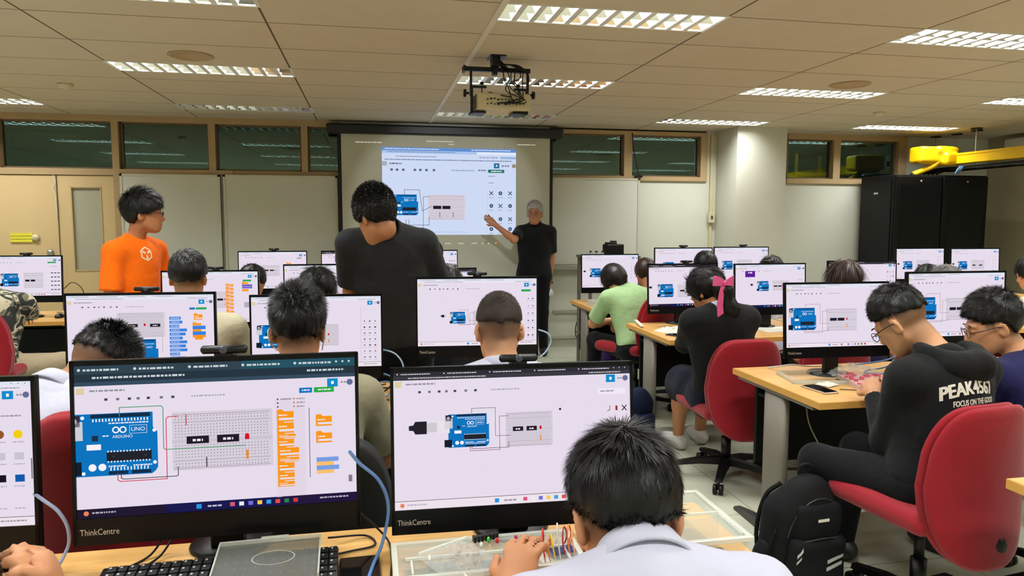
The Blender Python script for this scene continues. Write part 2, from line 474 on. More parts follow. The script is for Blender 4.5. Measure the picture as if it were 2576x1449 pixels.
# ------------------------------------------------------------------ screen pictures
class Canvas:
    """flat picture on a display, 100 units wide; every colour is a glowing material, also standing in for projector light"""
    def __init__(s, w=.527, h=.296): s.V = []; s.F = []; s.I = []; s.cols = []; s.u = w/100; s.w = w; s.h = h; s.hy = h/s.u
    def _c(s, c):
        if c not in s.cols: s.cols.append(c)
        return s.cols.index(c)
    def poly(s, P, c, L=1):
        n = len(s.V)
        for x, y in P:
            x = min(max(x, 0), 100); y = min(max(y, 0), s.hy)
            s.V.append((-s.w/2 + x*s.u, -.00012*L, s.h - y*s.u))
        s.F.append(tuple(range(n, n+len(P)))); s.I.append(s._c(c))
    def rect(s, x0, y0, x1, y1, c, L=1): s.poly([(x0, y1), (x1, y1), (x1, y0), (x0, y0)], c, L)
    def circ(s, x, y, r, c, L=1, n=12, ry=None):
        ry = ry or r
        s.poly([(x+r*math.cos(2*PI*i/n), y-ry*math.sin(2*PI*i/n)) for i in range(n)], c, L)
    def line(s, P, w, c, L=2):
        for (x0, y0), (x1, y1) in zip(P, P[1:]):
            d = math.hypot(x1-x0, y1-y0) or 1; nx, ny = -(y1-y0)/d*w/2, (x1-x0)/d*w/2; ex, ey = (x1-x0)/d*w/2, (y1-y0)/d*w/2
            s.poly([(x0-ex+nx, y0-ey+ny), (x1+ex+nx, y1+ey+ny), (x1+ex-nx, y1+ey-ny), (x0-ex-nx, y0-ey-ny)][::-1], c, L)
    def ring(s, x, y, r0, r1, c, L=3, n=14):
        for i in range(n):
            a, b = 2*PI*i/n, 2*PI*(i+1)/n
            s.poly([(x+r0*math.cos(a), y-r0*math.sin(a)), (x+r1*math.cos(a), y-r1*math.sin(a)), (x+r1*math.cos(b), y-r1*math.sin(b)), (x+r0*math.cos(b), y-r0*math.sin(b))], c, L)
    def words(s, x, y, w, h, c, L=3, seed=1):
        q = random.Random(seed); e = x+w
        while x < e:
            d = q.uniform(.6, 2.2)*h*1.2; s.rect(x, y+q.uniform(0, .1)*h, min(x+d, e), y+h, c, L); x += d + h*.5
    def text(s, txt, x, y, size, c, L=4, sx=1.0):
        V, T = text_tris(txt, size)
        for t in T: s.poly([(x+V[i][0]*sx, y-V[i][1]) for i in t], c, L)
    def build(s, name, parent, k=1.0, loc=None):
        o = raw(name, s.V, s.F, [emis(c, k) for c in s.cols], s.I, parent)
        if loc: o.location = loc
        return o

BG = (231, 220, 236); GR = (150, 146, 158); DK = (38, 34, 44); BLU = (14, 116, 190); DBL = (8, 74, 132)
ORA = (250, 152, 30); CBL = (58, 130, 224); WHT = (246, 242, 250); GRN = (40, 168, 84); REDC = (214, 22, 44)
def arduino(c, x, y, w, det=2, usb=True):
    h = w*.76; f = lambda a, b: (x+a*w, y+b*h)
    c.poly([f(.06, 0), f(.06, 1), f(.93, 1), f(.97, .96), f(1, .9), f(1, .32), f(.95, .25), f(.95, 0)], BLU, 2)
    c.rect(*f(-.02, .12), *f(.16, .42), (206, 206, 212), 3)
    c.rect(*f(-.03, .76), *f(.14, .98), (22, 30, 44), 3)
    c.rect(*f(.25, .01), *f(.92, .07), DBL if det < 2 else (20, 44, 70), 3)
    c.rect(*f(.44, .93), *f(.66, .985), (20, 44, 70), 3); c.rect(*f(.70, .93), *f(.92, .985), (20, 44, 70), 3)
    c.rect(*f(.42, .62), *f(.93, .77), (34, 36, 44), 3)
    c.rect(*f(.20, .49), *f(.36, .58), WHT, 3)
    c.circ(*f(.26, .86), .045*w, WHT, 3); c.circ(*f(.37, .86), .045*w, WHT, 3)
    c.rect(*f(.26, .35), *f(.33, .44), (30, 48, 70), 3)
    c.circ(*f(.16, .06), .022*w, WHT, 3); c.circ(*f(.965, .30), .022*w, WHT, 3); c.circ(*f(.16, .95), .022*w, WHT, 3); c.circ(*f(.965, .82), .022*w, WHT, 3)
    c.ring(*f(.53, .27), .026*w, .042*w, WHT, 3); c.ring(*f(.61, .27), .026*w, .042*w, WHT, 3)
    c.text('UNO', *f(.70, .30), .070*w, WHT, 4)
    if det >= 1:
        c.words(*f(.44, .84), .2*w, .02*h, WHT, 4, 3); c.words(*f(.72, .84), .22*w, .02*h, WHT, 4, 4)
        c.words(*f(.45, .15), .45*w, .02*h, WHT, 4, 5)
        c.words(*f(.38, .35), .07*w, .02*h, WHT, 4, 6)
        c.rect(*f(.0, .02), *f(.13, .2), (46, 42, 60), 3) if usb else None
        if usb: c.circ(*f(.065, .11), .035*w, (180, 175, 186), 4)
    if det >= 2:
        c.text('ARDUINO', *f(.49, .40), .05*w, WHT, 4)
        for i in range(18): c.rect(*f(.27+i*.036, .085), *f(.285+i*.036, .13), WHT, 4)
        for i in range(14):
            c.rect(*f(.43+i*.036, .60), *f(.445+i*.036, .625), WHT, 4); c.rect(*f(.43+i*.036, .765), *f(.445+i*.036, .79), WHT, 4)
        for i in range(12): c.rect(*f(.46+i*.038, .865), *f(.473+i*.038, .92), WHT, 4)
        c.circ(*f(.50, .695), .012*w, (60, 60, 70), 4); c.circ(*f(.86, .695), .012*w, (60, 60, 70), 4)
        c.line([f(.685, .205), f(.88, .205), f(.88, .335), f(.685, .335), f(.685, .205)], .004*w, WHT, 4)
def usb_plug(c, x, y, s):
    c.poly([(x, y-.18*s), (x, y+.18*s), (x+.35*s, y+.22*s), (x+.5*s, y+.5*s), (x+1.4*s, y+.5*s), (x+1.4*s, y-.5*s), (x+.5*s, y-.5*s), (x+.35*s, y-.22*s)], DK, 3)
    c.rect(x+1.4*s, y-.36*s, x+2.2*s, y+.36*s, (206, 202, 210), 3); c.rect(x+2.2*s, y-.5*s, x+3.2*s, y+.5*s, (234, 226, 232), 3)
def bread(c, x, y, w, h, det=0, ic=((.14, .42), (.45, .42)), led=.74, labels=False):
    c.rect(x, y, x+w, y+h, (214, 206, 218), 2)
    for yy in (.04, .17, .83, .96): c.rect(x+.01*w, y+yy*h, x+.97*w, y+yy*h+.008*h+.05, (176, 150, 168), 3)
    c.rect(x, y+.47*h, x+w, y+.53*h, (204, 197, 209), 3)
    if det:
        nx = 30 if det > 1 else 26
        rows = [.07, .12, .22, .27, .32, .37, .42, .57, .62, .67, .72, .77, .88, .93]
        r = .0042*w if det > 1 else .0045*w
        for yy in rows:
            for i in range(nx):
                xx = x+w*(.03+.94*i/nx); c.rect(xx, y+yy*h, xx+2*r, y+yy*h+2*r, (112, 104, 118), 3)
    for a, b in ic:
        c.rect(x+a*w, y+b*h, x+(a+.22)*w, y+(b+.13)*h, (36, 28, 42), 5)
        if labels: c.words(x+(a+.06)*w, y+(b+.05)*h, .1*w, .04*h, WHT, 6, 4)
    if led:
        c.circ(x+led*w, y+.45*h, .022*w, REDC, 5, 8); c.rect(x+(led-.022)*w, y+.45*h, x+(led+.022)*w, y+.52*h, REDC, 5)
        c.rect(x+(led-.012)*w, y+.70*h, x+(led+.012)*w, y+.86*h, (236, 140, 40), 5)
def wires(c, A, B, w=.22, col=((60, 62, 74), (150, 40, 60), (96, 100, 110))):
    """A: arduino box (x,y,w), B: breadboard box (x,y,w,h)"""
    ax, ay, aw = A; ah = aw*.76; bx, by, bw, bh = B
    c.line([(ax+.6*aw, ay+.03*ah), (ax+.6*aw, ay-.16*ah), (ax+aw+.15*aw, ay-.16*ah), (ax+1.15*aw, by+.66*bh), (bx+.1*bw, by+.66*bh)], w, col[2], 4)
    c.line([(ax+.56*aw, ay+.97*ah), (ax+.56*aw, ay+1.12*ah), (bx-.5*(bx-ax-1.1*aw), ay+1.12*ah), (bx-.5*(bx-ax-1.1*aw), by+.1*bh), (bx+.06*bw, by+.1*bh)], w, col[1], 4)
    c.line([(ax+.6*aw, ay+.97*ah), (ax+.6*aw, ay+1.06*ah), (bx+.06*bw, ay+1.06*ah), (bx+.06*bw, by+.85*bh)], w, col[0], 4)
def block(c, x, y, w, h, col, slot=True):
    c.poly([(x, y-.5), (x, y+h), (x+w, y+h), (x+w, y), (x+.45*w, y), (x+.3*w, y-.8), (x+.1*w, y-.8)], col, 3)
    if slot: c.rect(x+.12*w, y+h*.62, x+w, y+h*.84, BG, 4); c.words(x+.1*w, y+.3*h, .5*w, .12*h, WHT, 4, int(y*7))
def bars(c, dark, tabs=4, big=False):
    h = 3.2 if big else 1.8
    a, b, t = ((50, 68, 80), (40, 54, 66), (200, 210, 216)) if dark == 1 else ((48, 46, 54), (60, 58, 66), (214, 206, 214)) if dark == 2 else ((224, 228, 242), (233, 228, 242), (140, 138, 150))
    c.rect(0, 0, 100, h, a, 2); c.rect(0, h, 100, h*1.9, b, 2)
    if dark == 1: c.rect(58, 0, 100, h, (38, 84, 98), 3); c.rect(0, h*1.9, 100, h*2.35, (54, 76, 94), 2)
    for i in range(tabs): c.words(3+i*19, h*.4, 12, h*.24, t, 4, 3+i); c.circ(1.6+i*19, h*.5, h*.18, t, 4, 6)
    c.words(6, h*1.3, 32, h*.24, t, 4, 9); c.words(82, h*1.3, 14, h*.24, t, 4, 12)
    for i in range(3): c.circ(93+i*2.4, h*.45, h*.14, t, 4, 6)
    y = h*(2.5 if dark == 1 else 2.05)
    c.rect(.6, y+.2, 3.2, y+2.6, (222, 206, 160), 3); c.words(5, y+1, 12, .7, GR, 3, 2)
    c.rect(89.5, y, 93.5, y+3.2, (20, 140, 204), 3); c.rect(91, y+1, 92, y+2.2, WHT, 4)
    c.circ(98, y+1.6, 1.2, (100, 110, 150), 3); c.words(94.6, y+1.2, 2, .7, GR, 3, 3)
    for i, xx in enumerate((10, 14, 18, 21, 24.5, 29, 33)): c.rect(xx, y+4.2, xx+1.1, y+5.1, (120, 116, 130) if i % 2 else (70, 66, 78), 3)
    c.words(40, y+4.3, 12, .6, (176, 172, 184), 3, 8)
    return y
def comps(c, x, y, cols=3, rows=6, dx=4.2, dy=5.4, s=.9, seed=1):
    q = random.Random(seed)
    cc = [DK, (90, 84, 100), (160, 60, 50), (30, 60, 110), (60, 54, 66), (120, 114, 128)]
    for j in range(rows):
        for i in range(cols):
            k = q.choice(cc); r = s*q.uniform(.5, .9)
            if q.random() < .4: c.circ(x+i*dx, y+j*dy, r, k, 3, 8)
            else: c.rect(x+i*dx-r, y+j*dy-r*.6, x+i*dx+r, y+j*dy+r*.6, k, 3)
            c.words(x+i*dx-1.2, y+j*dy+1.7, 2.4, .35, (170, 164, 178), 3, i+j)
def taskbar(c, dark, n=8):
    y = c.hy
    c.rect(0, y-3.4, 100, y, (26, 26, 78) if dark else (238, 226, 236), 2)
    if dark: c.rect(0, y-3.4, 30, y, (34, 26, 50), 3); c.rect(72, y-3.4, 100, y, (36, 24, 62), 3)
    else: c.rect(0, y-3.6, 100, y-3.4, (60, 54, 66), 3)
    c.rect(41, y-2.6, 42.8, y-.9, (40, 150, 230), 4); c.words(45, y-2, 5, .7, (190, 190, 214) if dark else GR, 4, 5)
    pal = [(214, 90, 120), (236, 236, 240), (110, 110, 220), (244, 204, 80), (60, 160, 220), (224, 80, 70), (40, 130, 90), (200, 60, 60)]
    for i in range(n): c.rect(53+i*3.3, y-2.5, 54.7+i*3.3, y-1, pal[i % 8], 4)
    c.words(86, y-2.3, 11, .6, (190, 186, 210) if dark else GR, 4, 6); c.circ(3, y-1.8, .9, (236, 130, 90), 4); c.words(5, y-2.2, 8, .6, (180, 176, 190), 4, 7)

def pic(kind):
    c = Canvas(); c.rect(0, 0, 100, c.hy, BG, 0)
    if kind == 1:
        y = bars(c, 1, 5, True)
        c.rect(79, 11.2, 83.8, 13.2, (20, 120, 196), 3); c.rect(84.5, 11.2, 92, 13.2, (46, 172, 70), 3); c.words(80, 11.9, 3, .5, WHT, 4, 1); c.words(86, 11.9, 5, .5, WHT, 4, 2)
        arduino(c, -2.4, 17.8, 30.3, 2)
        bread(c, 33, 18.5, 36, 22, 2, ((.14, .42), (.44, .42)), .74, True)
        g, r, k = (52, 150, 92), (206, 40, 66), (60, 56, 66)
        c.line([(15, 19), (15, 15.8), (29.4, 15.8), (30, 16.6), (30, 31.6), (30.6, 32.2), (59, 32.2)], .28, g, 6)
        c.line([(14, 40.2), (14, 42.6), (15, 43.2), (31, 43.2), (31, 20.8), (31.7, 20), (35, 20)], .28, r, 6)
        c.line([(15.2, 40.2), (15.2, 42), (16, 42.4), (34.4, 42.4), (34.9, 42), (34.9, 39)], .28, k, 6)
        c.line([(38, 19.6), (38, 23.4)], .32, r, 6); c.line([(45, 36), (45, 39.4)], .4, k, 6)
        c.rect(70, 15, 81, 53, (226, 214, 230), 2)
        for i in range(3):
            c.circ(71, 15.2+i*1.5, .35, (70, 70, 90), 4, 6); c.words(72, 15, 4, .5, GR, 4, i); c.circ(77, 15.2+i*1.5, .35, (190, 120, 60), 4, 6); c.words(78, 15+i*1.5, 3, .5, GR, 4, i+4)
        yy = 20
        for h_, w_ in ((4, 6.2), (4, 6.2), (1.6, 6.8), (3, 6.2), (3.4, 8), (1.6, 8), (3.6, 6.2), (3, 6.2), (2, 6.2)):
            block(c, 70.6, yy, w_, h_, ORA); yy += h_+.35
        c.rect(82.4, 19, 82.7, 46, (120, 112, 130), 3)
        block(c, 85, 22.5, 6, 3.8, ORA); block(c, 85, 29, 6, 3.8, ORA)
        c.rect(85, 38.5, 93.3, 40.2, (120, 158, 226), 3); c.rect(85, 40.2, 91.5, 41.7, (250, 192, 110), 3); c.rect(85, 41.7, 93.5, 43.4, (120, 158, 226), 3); c.rect(85, 43.4, 91.5, 44.8, (250, 192, 110), 3)
        c.rect(97, 46, 98.4, 48.6, (130, 124, 138), 3)
        taskbar(c, True)
    elif kind == 2:
        bars(c, 2, 5)
        usb_plug(c, 6, 23, 5.2); arduino(c, 21, 18, 18, 2)
        bread(c, 46, 18, 20, 14.5, 1, ((.15, .42), (.44, .42)), .74, True)
        wires(c, (21, 18, 18), (46, 18, 20, 14.5), .2)
        c.circ(69.3, 17.5, .5, (60, 20, 30), 4)
        c.rect(86, 9.5, 98, 12, (240, 232, 244), 3); c.words(87, 10.3, 6, .6, GR, 4, 2)
        c.line([(91, 17), (91, 18.6), (90, 19.2)], .25, DK, 4); c.rect(93.5, 17, 94.4, 19, (160, 40, 50), 4); c.line([(96.5, 17), (98.3, 19)], .4, DK, 4); c.line([(98.3, 17), (96.5, 19)], .4, DK, 4)
        comps(c, 91, 25, 3, 5, 3.4, 5.4, .9, 3)
        taskbar(c, False)
    elif kind == 3:
        bars(c, 0)
        c.rect(83, 9.4, 87, 11, (40, 120, 196), 3); c.rect(87.6, 9.4, 95, 11, GRN, 3)
        bread(c, 34, 12.5, 32, 18, 1, ((.2, .46), (.68, .46)), 0, True); c.rect(51.5, 20.5, 52.8, 22.4, REDC, 5)
        c.line([(35, 14), (33.5, 14), (33.5, 42)], .2, (160, 120, 130), 4); c.line([(64, 30), (64, 42)], .2, (160, 120, 130), 4)
        arduino(c, 33, 32, 28, 1)
        for i in range(13): c.rect(69, 16+i*2.9, 69+[8, 9, 7, 12, 11, 9, 12, 11, 12, 7, 11, 12, 12][i], 18.1+i*2.9, CBL, 3); c.words(70, 16.7+i*2.9, 6, .7, (200, 216, 244), 4, i)
        block(c, 86, 14.5, 6, 4, ORA); block(c, 85, 21, 6, 1.6, ORA, False)
        c.rect(85, 22.8, 94, 25.4, CBL, 3); c.rect(85, 25.4, 91, 27, ORA, 3); c.rect(85, 27, 94, 29.6, CBL, 3); c.rect(85, 29.6, 94, 31.4, ORA, 3); c.rect(86.5, 31.4, 92, 33, ORA, 3)
        taskbar(c, False)
    elif kind == 4:
        bars(c, 0)
        arduino(c, 4, 22, 24, 1); bread(c, 40, 22, 27, 17, 1, ((.14, .42), (.4, .42)), .7)
        wires(c, (4, 22, 24), (40, 22, 27, 17), .2); comps(c, 87, 20, 3, 7, 4.2, 4.8, .9, 2); c.rect(84, 8, 84.3, 52, (200, 192, 206), 3)
        taskbar(c, False)
    elif kind == 5:
        bars(c, 0); c.rect(87, 9.2, 95, 11, GRN, 3)
        usb_plug(c, 19, 31, 2.2); arduino(c, 27, 27.6, 13, 1); bread(c, 46, 27, 18, 12, 1, ((.14, .42), (.44, .42)), .74)
        wires(c, (27, 27.6, 13), (46, 27, 18, 12), .18); comps(c, 93, 17, 2, 6, 3.8, 6.2, .8, 5); taskbar(c, False)
    elif kind == 6:
        bars(c, 0); c.rect(84, 9, 93, 11, GRN, 3)
        bread(c, 44, 22, 28, 18, 0)
        for i in range(9): block(c, 66+0*i, 14+i*4.2, 8, 3.4, ORA)
        block(c, 83, 12, 7, 2, ORA, False); c.rect(83, 14.4, 94, 16.6, (110, 90, 200), 3); c.rect(83, 17, 94, 18.8, (110, 90, 200), 3); c.rect(83, 19.6, 90, 22, ORA, 3); c.rect(85, 34, 93, 40, (180, 172, 190), 3)
        taskbar(c, False)
    elif kind == 7:      # usb lead, board, breadboard, component list
        bars(c, 2, 3); usb_plug(c, 0, 30, 3); arduino(c, 13, 26, 23, 1); bread(c, 42, 27, 30, 17, 0, ((.12, .42), (.42, .42)), .76); comps(c, 88, 14, 3, 6, 4.2, 6, 1, 7); taskbar(c, True)
    elif kind == 8:      # larger board with wires
        bars(c, 0, 3); arduino(c, 3, 21, 26, 1); bread(c, 39, 22, 30, 20, 0, ((.12, .42), (.37, .42)), .67)
        wires(c, (3, 21, 26), (39, 22, 30, 20), .25, ((150, 60, 60), (120, 100, 110), (170, 80, 60))); comps(c, 88, 16, 3, 7, 4, 5.4, 1, 9); taskbar(c, False)
    elif kind == 9:      # board at lower left, breadboard, list of dark parts
        bars(c, 0, 3); c.rect(82, 7.5, 93, 9.5, GRN, 3); arduino(c, 20, 24, 24, 1); bread(c, 50, 23, 26, 22, 0, ((.08, .45), (.36, .45)), 0)
        for i in range(5):
            for j in range(3): c.rect(86+j*4.4, 23+i*6, 89+j*4.4, 24.2+i*6, DK, 3)
        c.words(85, 14, 10, .6, GR, 3, 3); taskbar(c, False)
    elif kind == 10:     # purple tile
        bars(c, 0, 3); c.rect(14, 8, 28, 16, (92, 30, 150), 3); c.words(18, 9.5, 6, 1.6, WHT, 4, 1); usb_plug(c, 21, 26, 2.6); arduino(c, 31, 21.5, 17, 1); bread(c, 53, 21, 24, 13, 0, ((.08, .5), (.34, .5)), .6); comps(c, 91, 20, 2, 4, 4, 6, .8, 3); taskbar(c, True)
    elif kind == 11:
        bars(c, 0, 3); usb_plug(c, 2, 28, 3); arduino(c, 14, 23, 20, 1); bread(c, 42, 21, 28, 17, 0, ((.1, .5), (.6, .5)), 0); comps(c, 88, 15, 2, 5, 5, 6, .8, 4); taskbar(c, False)
    elif kind == 12:     # code blocks with board hidden left
        bars(c, 0, 3); bread(c, 34, 20, 26, 17, 0, ((.14, .42), (.44, .42)), .74); block(c, 70, 17, 7, 4, ORA); block(c, 70, 24, 7, 4, ORA); block(c, 70, 31, 7, 4, ORA); c.rect(86, 9, 93, 10.6, GR, 3); taskbar(c, False)
    elif kind == 13:     # right edge component list of the nearest left display
        bars(c, 0, 3); c.words(70, 13, 26, .6, GR, 3, 1)
        c.rect(76, 14, 76.2, 52, (200, 192, 206), 3)
        for j, cc in enumerate((((60, 60, 70), (150, 84, 40), (244, 206, 20)), ((200, 196, 208),)*3, ((20, 16, 22), (26, 20, 34), (20, 90, 170)), ((20, 16, 22), BG, BG))):
            for i in range(3):
                x, yy = 80+i*6.6, 19+j*8.6
                if j == 0: c.circ(x+1.5, yy+1.5, 1.7, cc[i], 3)
                else: c.rect(x, yy, x+3.4, yy+2.8, cc[i], 3)
                c.words(x-.4, yy+4.2, 4, .5, (180, 174, 188), 3, i+j)
        c.rect(99, 30, 99.5, 38, (120, 116, 128), 3); taskbar(c, False)
    return c

# ------------------------------------------------------------------ desks
def desk(name_label, x0, x1, y0, y1, z=.73, leg_l=True, leg_r=True, grp='wooden computer desks', inset=.03):
    t = thing('computer_desk', name_label, 'desk', ((x0+x1)/2, (y0+y1)/2, 0), 0, grp)
    w, d = (x1-x0)/2, (y1-y0)/2
    MB().box(-w+.0042, w-.0042, -d+.0042, d-.0042, z-.028, z, bev=.001).build('desk_top', M_DESK, t)
    b = MB(); b.box(-w, w, -d, -d+.004, z-.030, z-.0015).box(-w, w, d-.004, d, z-.030, z-.0015).box(-w, -w+.004, -d+.004, d-.004, z-.030, z-.0015).box(w-.004, w, -d+.004, d-.004, z-.030, z-.0015)
    b.build('edge_band', M_EDGE, t)
    for on, x in ((leg_l, -w+inset), (leg_r, w-inset)):
        if not on: continue
        b = MB()
        prof = [(math.copysign(abs(math.cos(a))**.5, math.cos(a))*.022, math.copysign(abs(math.sin(a))**.5, math.sin(a))*.085) for a in [2*PI*i/20 for i in range(20)]]
        b.ring_solid([[Vector((x+p[0], p[1], zz)) for p in prof] for zz in (.03, z-.04)])
        b.box(x-.026, x+.026, -d+.05, d-.05, z-.045, z-.030)
        L = b.build('desk_leg', M_STEEL, t)
        f = MB()
        n = 9
        rings = []
        for i in range(n):
            q = -1+2*i/(n-1); yy = q*(d-.03); hh = .045*(1-q*q*.75)+.004; ww = .032*(1-.35*abs(q))
            rings.append([Vector((x-ww, yy, 0)), Vector((x+ww, yy, 0)), Vector((x+ww*.8, yy, hh)), Vector((x-ww*.8, yy, hh))])
        f.ring_solid(rings, smooth=False)
        f.build('leg_foot', mat('foot_steel', (74, 72, 70), .4, .4, noise=(20, .05)), L)
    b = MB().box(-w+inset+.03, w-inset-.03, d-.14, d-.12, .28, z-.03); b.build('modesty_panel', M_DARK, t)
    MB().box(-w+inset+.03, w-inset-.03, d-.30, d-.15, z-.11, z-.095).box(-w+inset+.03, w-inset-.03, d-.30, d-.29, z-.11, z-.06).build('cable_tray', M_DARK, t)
    return t
desk('light wood computer desk nearest the camera under the two big displays', -1.25, .80, .93, 1.64, .76)
desk('light wood computer desk in the second row on the left, behind the nearest displays', -1.25, .87, 2.55, 3.30)
desk('light wood computer desk in the third row on the left, behind the man in black', -1.25, .87, 4.15, 4.90)
desk('light wood computer desk in the front row on the left, near the projector screen', -1.25, .87, 5.75, 6.50)
desk('light wood computer desk at the far left edge beside the tan door', -4.2, -2.2, 5.80, 6.5)
desk('light wood desk whose corner juts in at the lower right edge', 1.80, 3.62, .98, 1.70)
desk('light wood desk on the right with phone and bags, beside the black backpack', 1.80, 3.70, 2.58, 3.30)
desk('light wood desk on the right in front of the girl with the pink bow', 1.83, 3.00, 4.15, 4.93)
desk('light wood desk to the right of the pink bow girl, in the third row', 3.02, 4.9, 4.15, 4.93)
desk('light wood desk in front of the person in the pale green shirt', 1.85, 3.95, 5.72, 6.50)
desk('light wood desk by the black server cabinet, under the two far right displays', 4.85, 6.6, 5.72, 6.50)

# ------------------------------------------------------------------ displays
def display(X, Y, Z, yaw, tilt, kind, label, desk_z=.73, s=1.0, logo=True):
    w, h = .541, .358
    t = thing('monitor', label, 'monitor', (X, Y, desk_z), yaw, 'computer displays on the desks')
    T = Matrix.Translation((0, 0, Z-desk_z)) @ Matrix.Rotation(-tilt, 4, 'X') @ Matrix.Scale(s, 4)
    b = MB()
    b.box(-w/2, w/2, .002, .020, 0, h, T, bev=.003)
    t_ = .007
    b.box(-w/2, w/2, -.002, .003, h-t_-.003, h, T).box(-w/2, w/2, -.002, .003, 0, h-.296-t_-.003, T).box(-w/2, -w/2+t_, -.002, .003, 0, h, T).box(w/2-t_, w/2, -.002, .003, 0, h, T)
    b.box(-.19, .19, .02, .045, .03, .27, T, bev=.008)
    H = b.build('housing', M_BEZEL, t)
    c = pic(kind)
    o = c.build('screen', t)
    o.matrix_local = T @ Matrix.Translation((0, .0015, h-.296-t_-.003))
    if logo:
        V, Tr = text_tris('ThinkCentre', .017)
        lo = raw('logo_lettering', [(v[0]*.8, 0, v[1]) for v in V], Tr, mat('logo_silver', (196, 188, 178), .4, .2, noise=(30, .04)), None, H)
        lo.matrix_local = T @ Matrix.Translation((-w/2+.012, -.0028, .020))
    b = MB()
    b.box(-.035, .035, .045*s, .075*s, .012, Z-desk_z+.20*s, bev=.004)
    b.build('stand_column', M_BLACK, t)
    MB().lathe([(.085, 0), (.088, .004), (.08, .011), (.02, .014)], (0, .095, 0), 28).build('stand_base', M_BLACK, t)
    t['_top'] = 1
    del t['_top']
    return T, t
DISP = [
 (-.941, 1.587, .800, -.063, .05, 13, 'display cut off by the left edge of the photo, showing a parts list', .76, 1.0),
 (-.310, 1.523, .820, -.011, .072, 1, 'big foreground display with blue circuit board and orange code blocks', .76, 1.04),
 (.307, 1.489, .800, -.04, .101, 2, 'foreground display in front of the nearest boy, board with black plug', .76, 1.0),
 (-.856, 2.909, .842, -.059, .05, 3, 'second row display with a column of blue code blocks', .73, 1.0),
 (-.222, 3.054, .809, -.08, .047, 4, 'second row display behind the spiky haired boy with the mask', .73, 1.0),
 (.464, 3.114, .869, -.085, .025, 5, 'second row display behind the crew cut boy', .73, 1.0),
 (-.913, 4.408, .827, -.03, .049, 6, 'third row display on the left with orange and purple blocks', .73, 1.0),
 (-.245, 4.499, .852, 0, .05, 8, 'third row display left of the man in the black polo', .73, 1.0),
 (.396, 4.497, .819, 0, .05, 7, 'third row display mostly hidden behind the man in the black polo', .73, 1.0),
 (-.777, 6.102, .87, 0, .049, 12, 'front row display standing below the left whiteboard', .73, 1.0),
 (-.131, 6.201, .865, 0, .05, 7, 'front row display just left of the man in the black polo', .73, 1.0),
 (.481, 6.2, .865, 0, .05, 8, 'front row display below the projector screen, right of the polo man', .73, 1.0),
 (-2.574, 6.011, .852, -.033, .072, 9, 'display at the far left in front of the tan door', .73, 1.0),
 (2.167, 6.268, .814, -.059, .045, 11, 'display in front of the person in the pale green shirt', .73, 1.0),
 (2.767, 6.003, .88, -.074, .049, 11, 'front row right display left of the wall pillar, with dark top bar', .73, 1.0),
 (3.396, 6.116, .88, -.045, .049, 11, 'front row right display standing before the wall pillar', .73, 1.0),
 (2.203, 4.77, .814, .022, .07, 7, 'display directly left of the girl with the pink bow', .73, 1.0),
 (2.718, 4.486, .826, 0, .057, 10, 'display with a purple tile, right of the girl with the pink bow', .73, 1.0),
 (2.171, 2.989, .829, -.037, .079, 8, 'display in front of the boy in the black hoodie', .73, 1.0),
 (2.717, 2.879, .881, 0, .05, 8, 'display behind the boy in navy at the right edge', .73, 1.0),
 (3.481, 4.548, .835, -.044, .05, 7, 'display with long haired head before it, left of the server cabinet', .73, 1.0),
 (5.369, 6.181, .854, -.026, .05, 11, 'left one of the two displays below the server cabinet', .73, 1.0),
 (5.96, 6.132, .85, -.06, .05, 11, 'right one of the two displays below the server cabinet', .73, 1.0),
]
def webcam(T, X, Y, yaw, dz, label, dx=0.0, w=.10, big=False):
    t = thing('webcam', label, 'webcam', (0, 0, 0), 0, 'webcams clipped on the displays')
    M = Matrix.Translation((X, Y, dz)) @ Matrix.Rotation(yaw, 4, 'Z') @ T @ Matrix.Translation((dx, .012, .358))
    t.matrix_world = M
    b = MB(); n = 14; rings = []
    for x in (-w/2, -w/2+.004, w/2-.004, w/2):
        r = .5 if abs(x) == w/2 else 1
        rings.append([Vector((x, math.cos(2*PI*i/n)*.011*r - .006, .0135 + math.sin(2*PI*i/n)*.0085*r)) for i in range(n)])
    b.ring_solid(rings); b.build('camera_bar', M_BLACK, t)
    b = MB().box(-.018, .018, -.014, .020, .0005, .006).box(-.018, .018, .014, .020, -.02, .001); b.build('clip', M_BLACK, t)
    MB().lathe([(.008, 0), (.008, .002), (.003, .003)], (0, -.016, .0135), 12, Matrix.Rotation(PI/2, 4, 'X')).build('lens', mat('lens_glass', (60, 66, 84), .1, noise=(20, .1)), t)
CAMS = {1: ('webcam clipped on the big foreground display with code blocks', .010, .088), 2: ('webcam clipped on the foreground display of the nearest boy', .01, .085), 3: ('webcam on the display with blue code blocks, before the orange shirt', .02, .09),
        5: ('webcam on the display behind the crew cut boy', 0, .085), 6: ('webcam on the display with orange and purple blocks', .03, .09), 9: ('webcam on the front row display below the left whiteboard', .01, .08),
        12: ('webcam on the far left display before the tan door', .02, .09), 14: ('webcam on the display left of the wall pillar', .0, .08), 15: ('webcam on the display before the wall pillar', .02, .08),
        16: ('webcam on the display left of the pink bow girl', .03, .09), 17: ('webcam on the display with a purple tile', -.01, .085), 8: ('webcam on the display hidden behind the polo man', .1, .09)}
def displays():
    for i, (X, Y, Z, yaw, tilt, kind, lab, dz, s) in enumerate(DISP):
        T, t = display(X, Y, Z, yaw, tilt, kind, lab, dz, s, logo=(i in (1, 2, 3, 5, 16, 18)))
        if i in CAMS:
            webcam(T, X, Y, yaw, dz, CAMS[i][0], CAMS[i][1], CAMS[i][2])
displays()

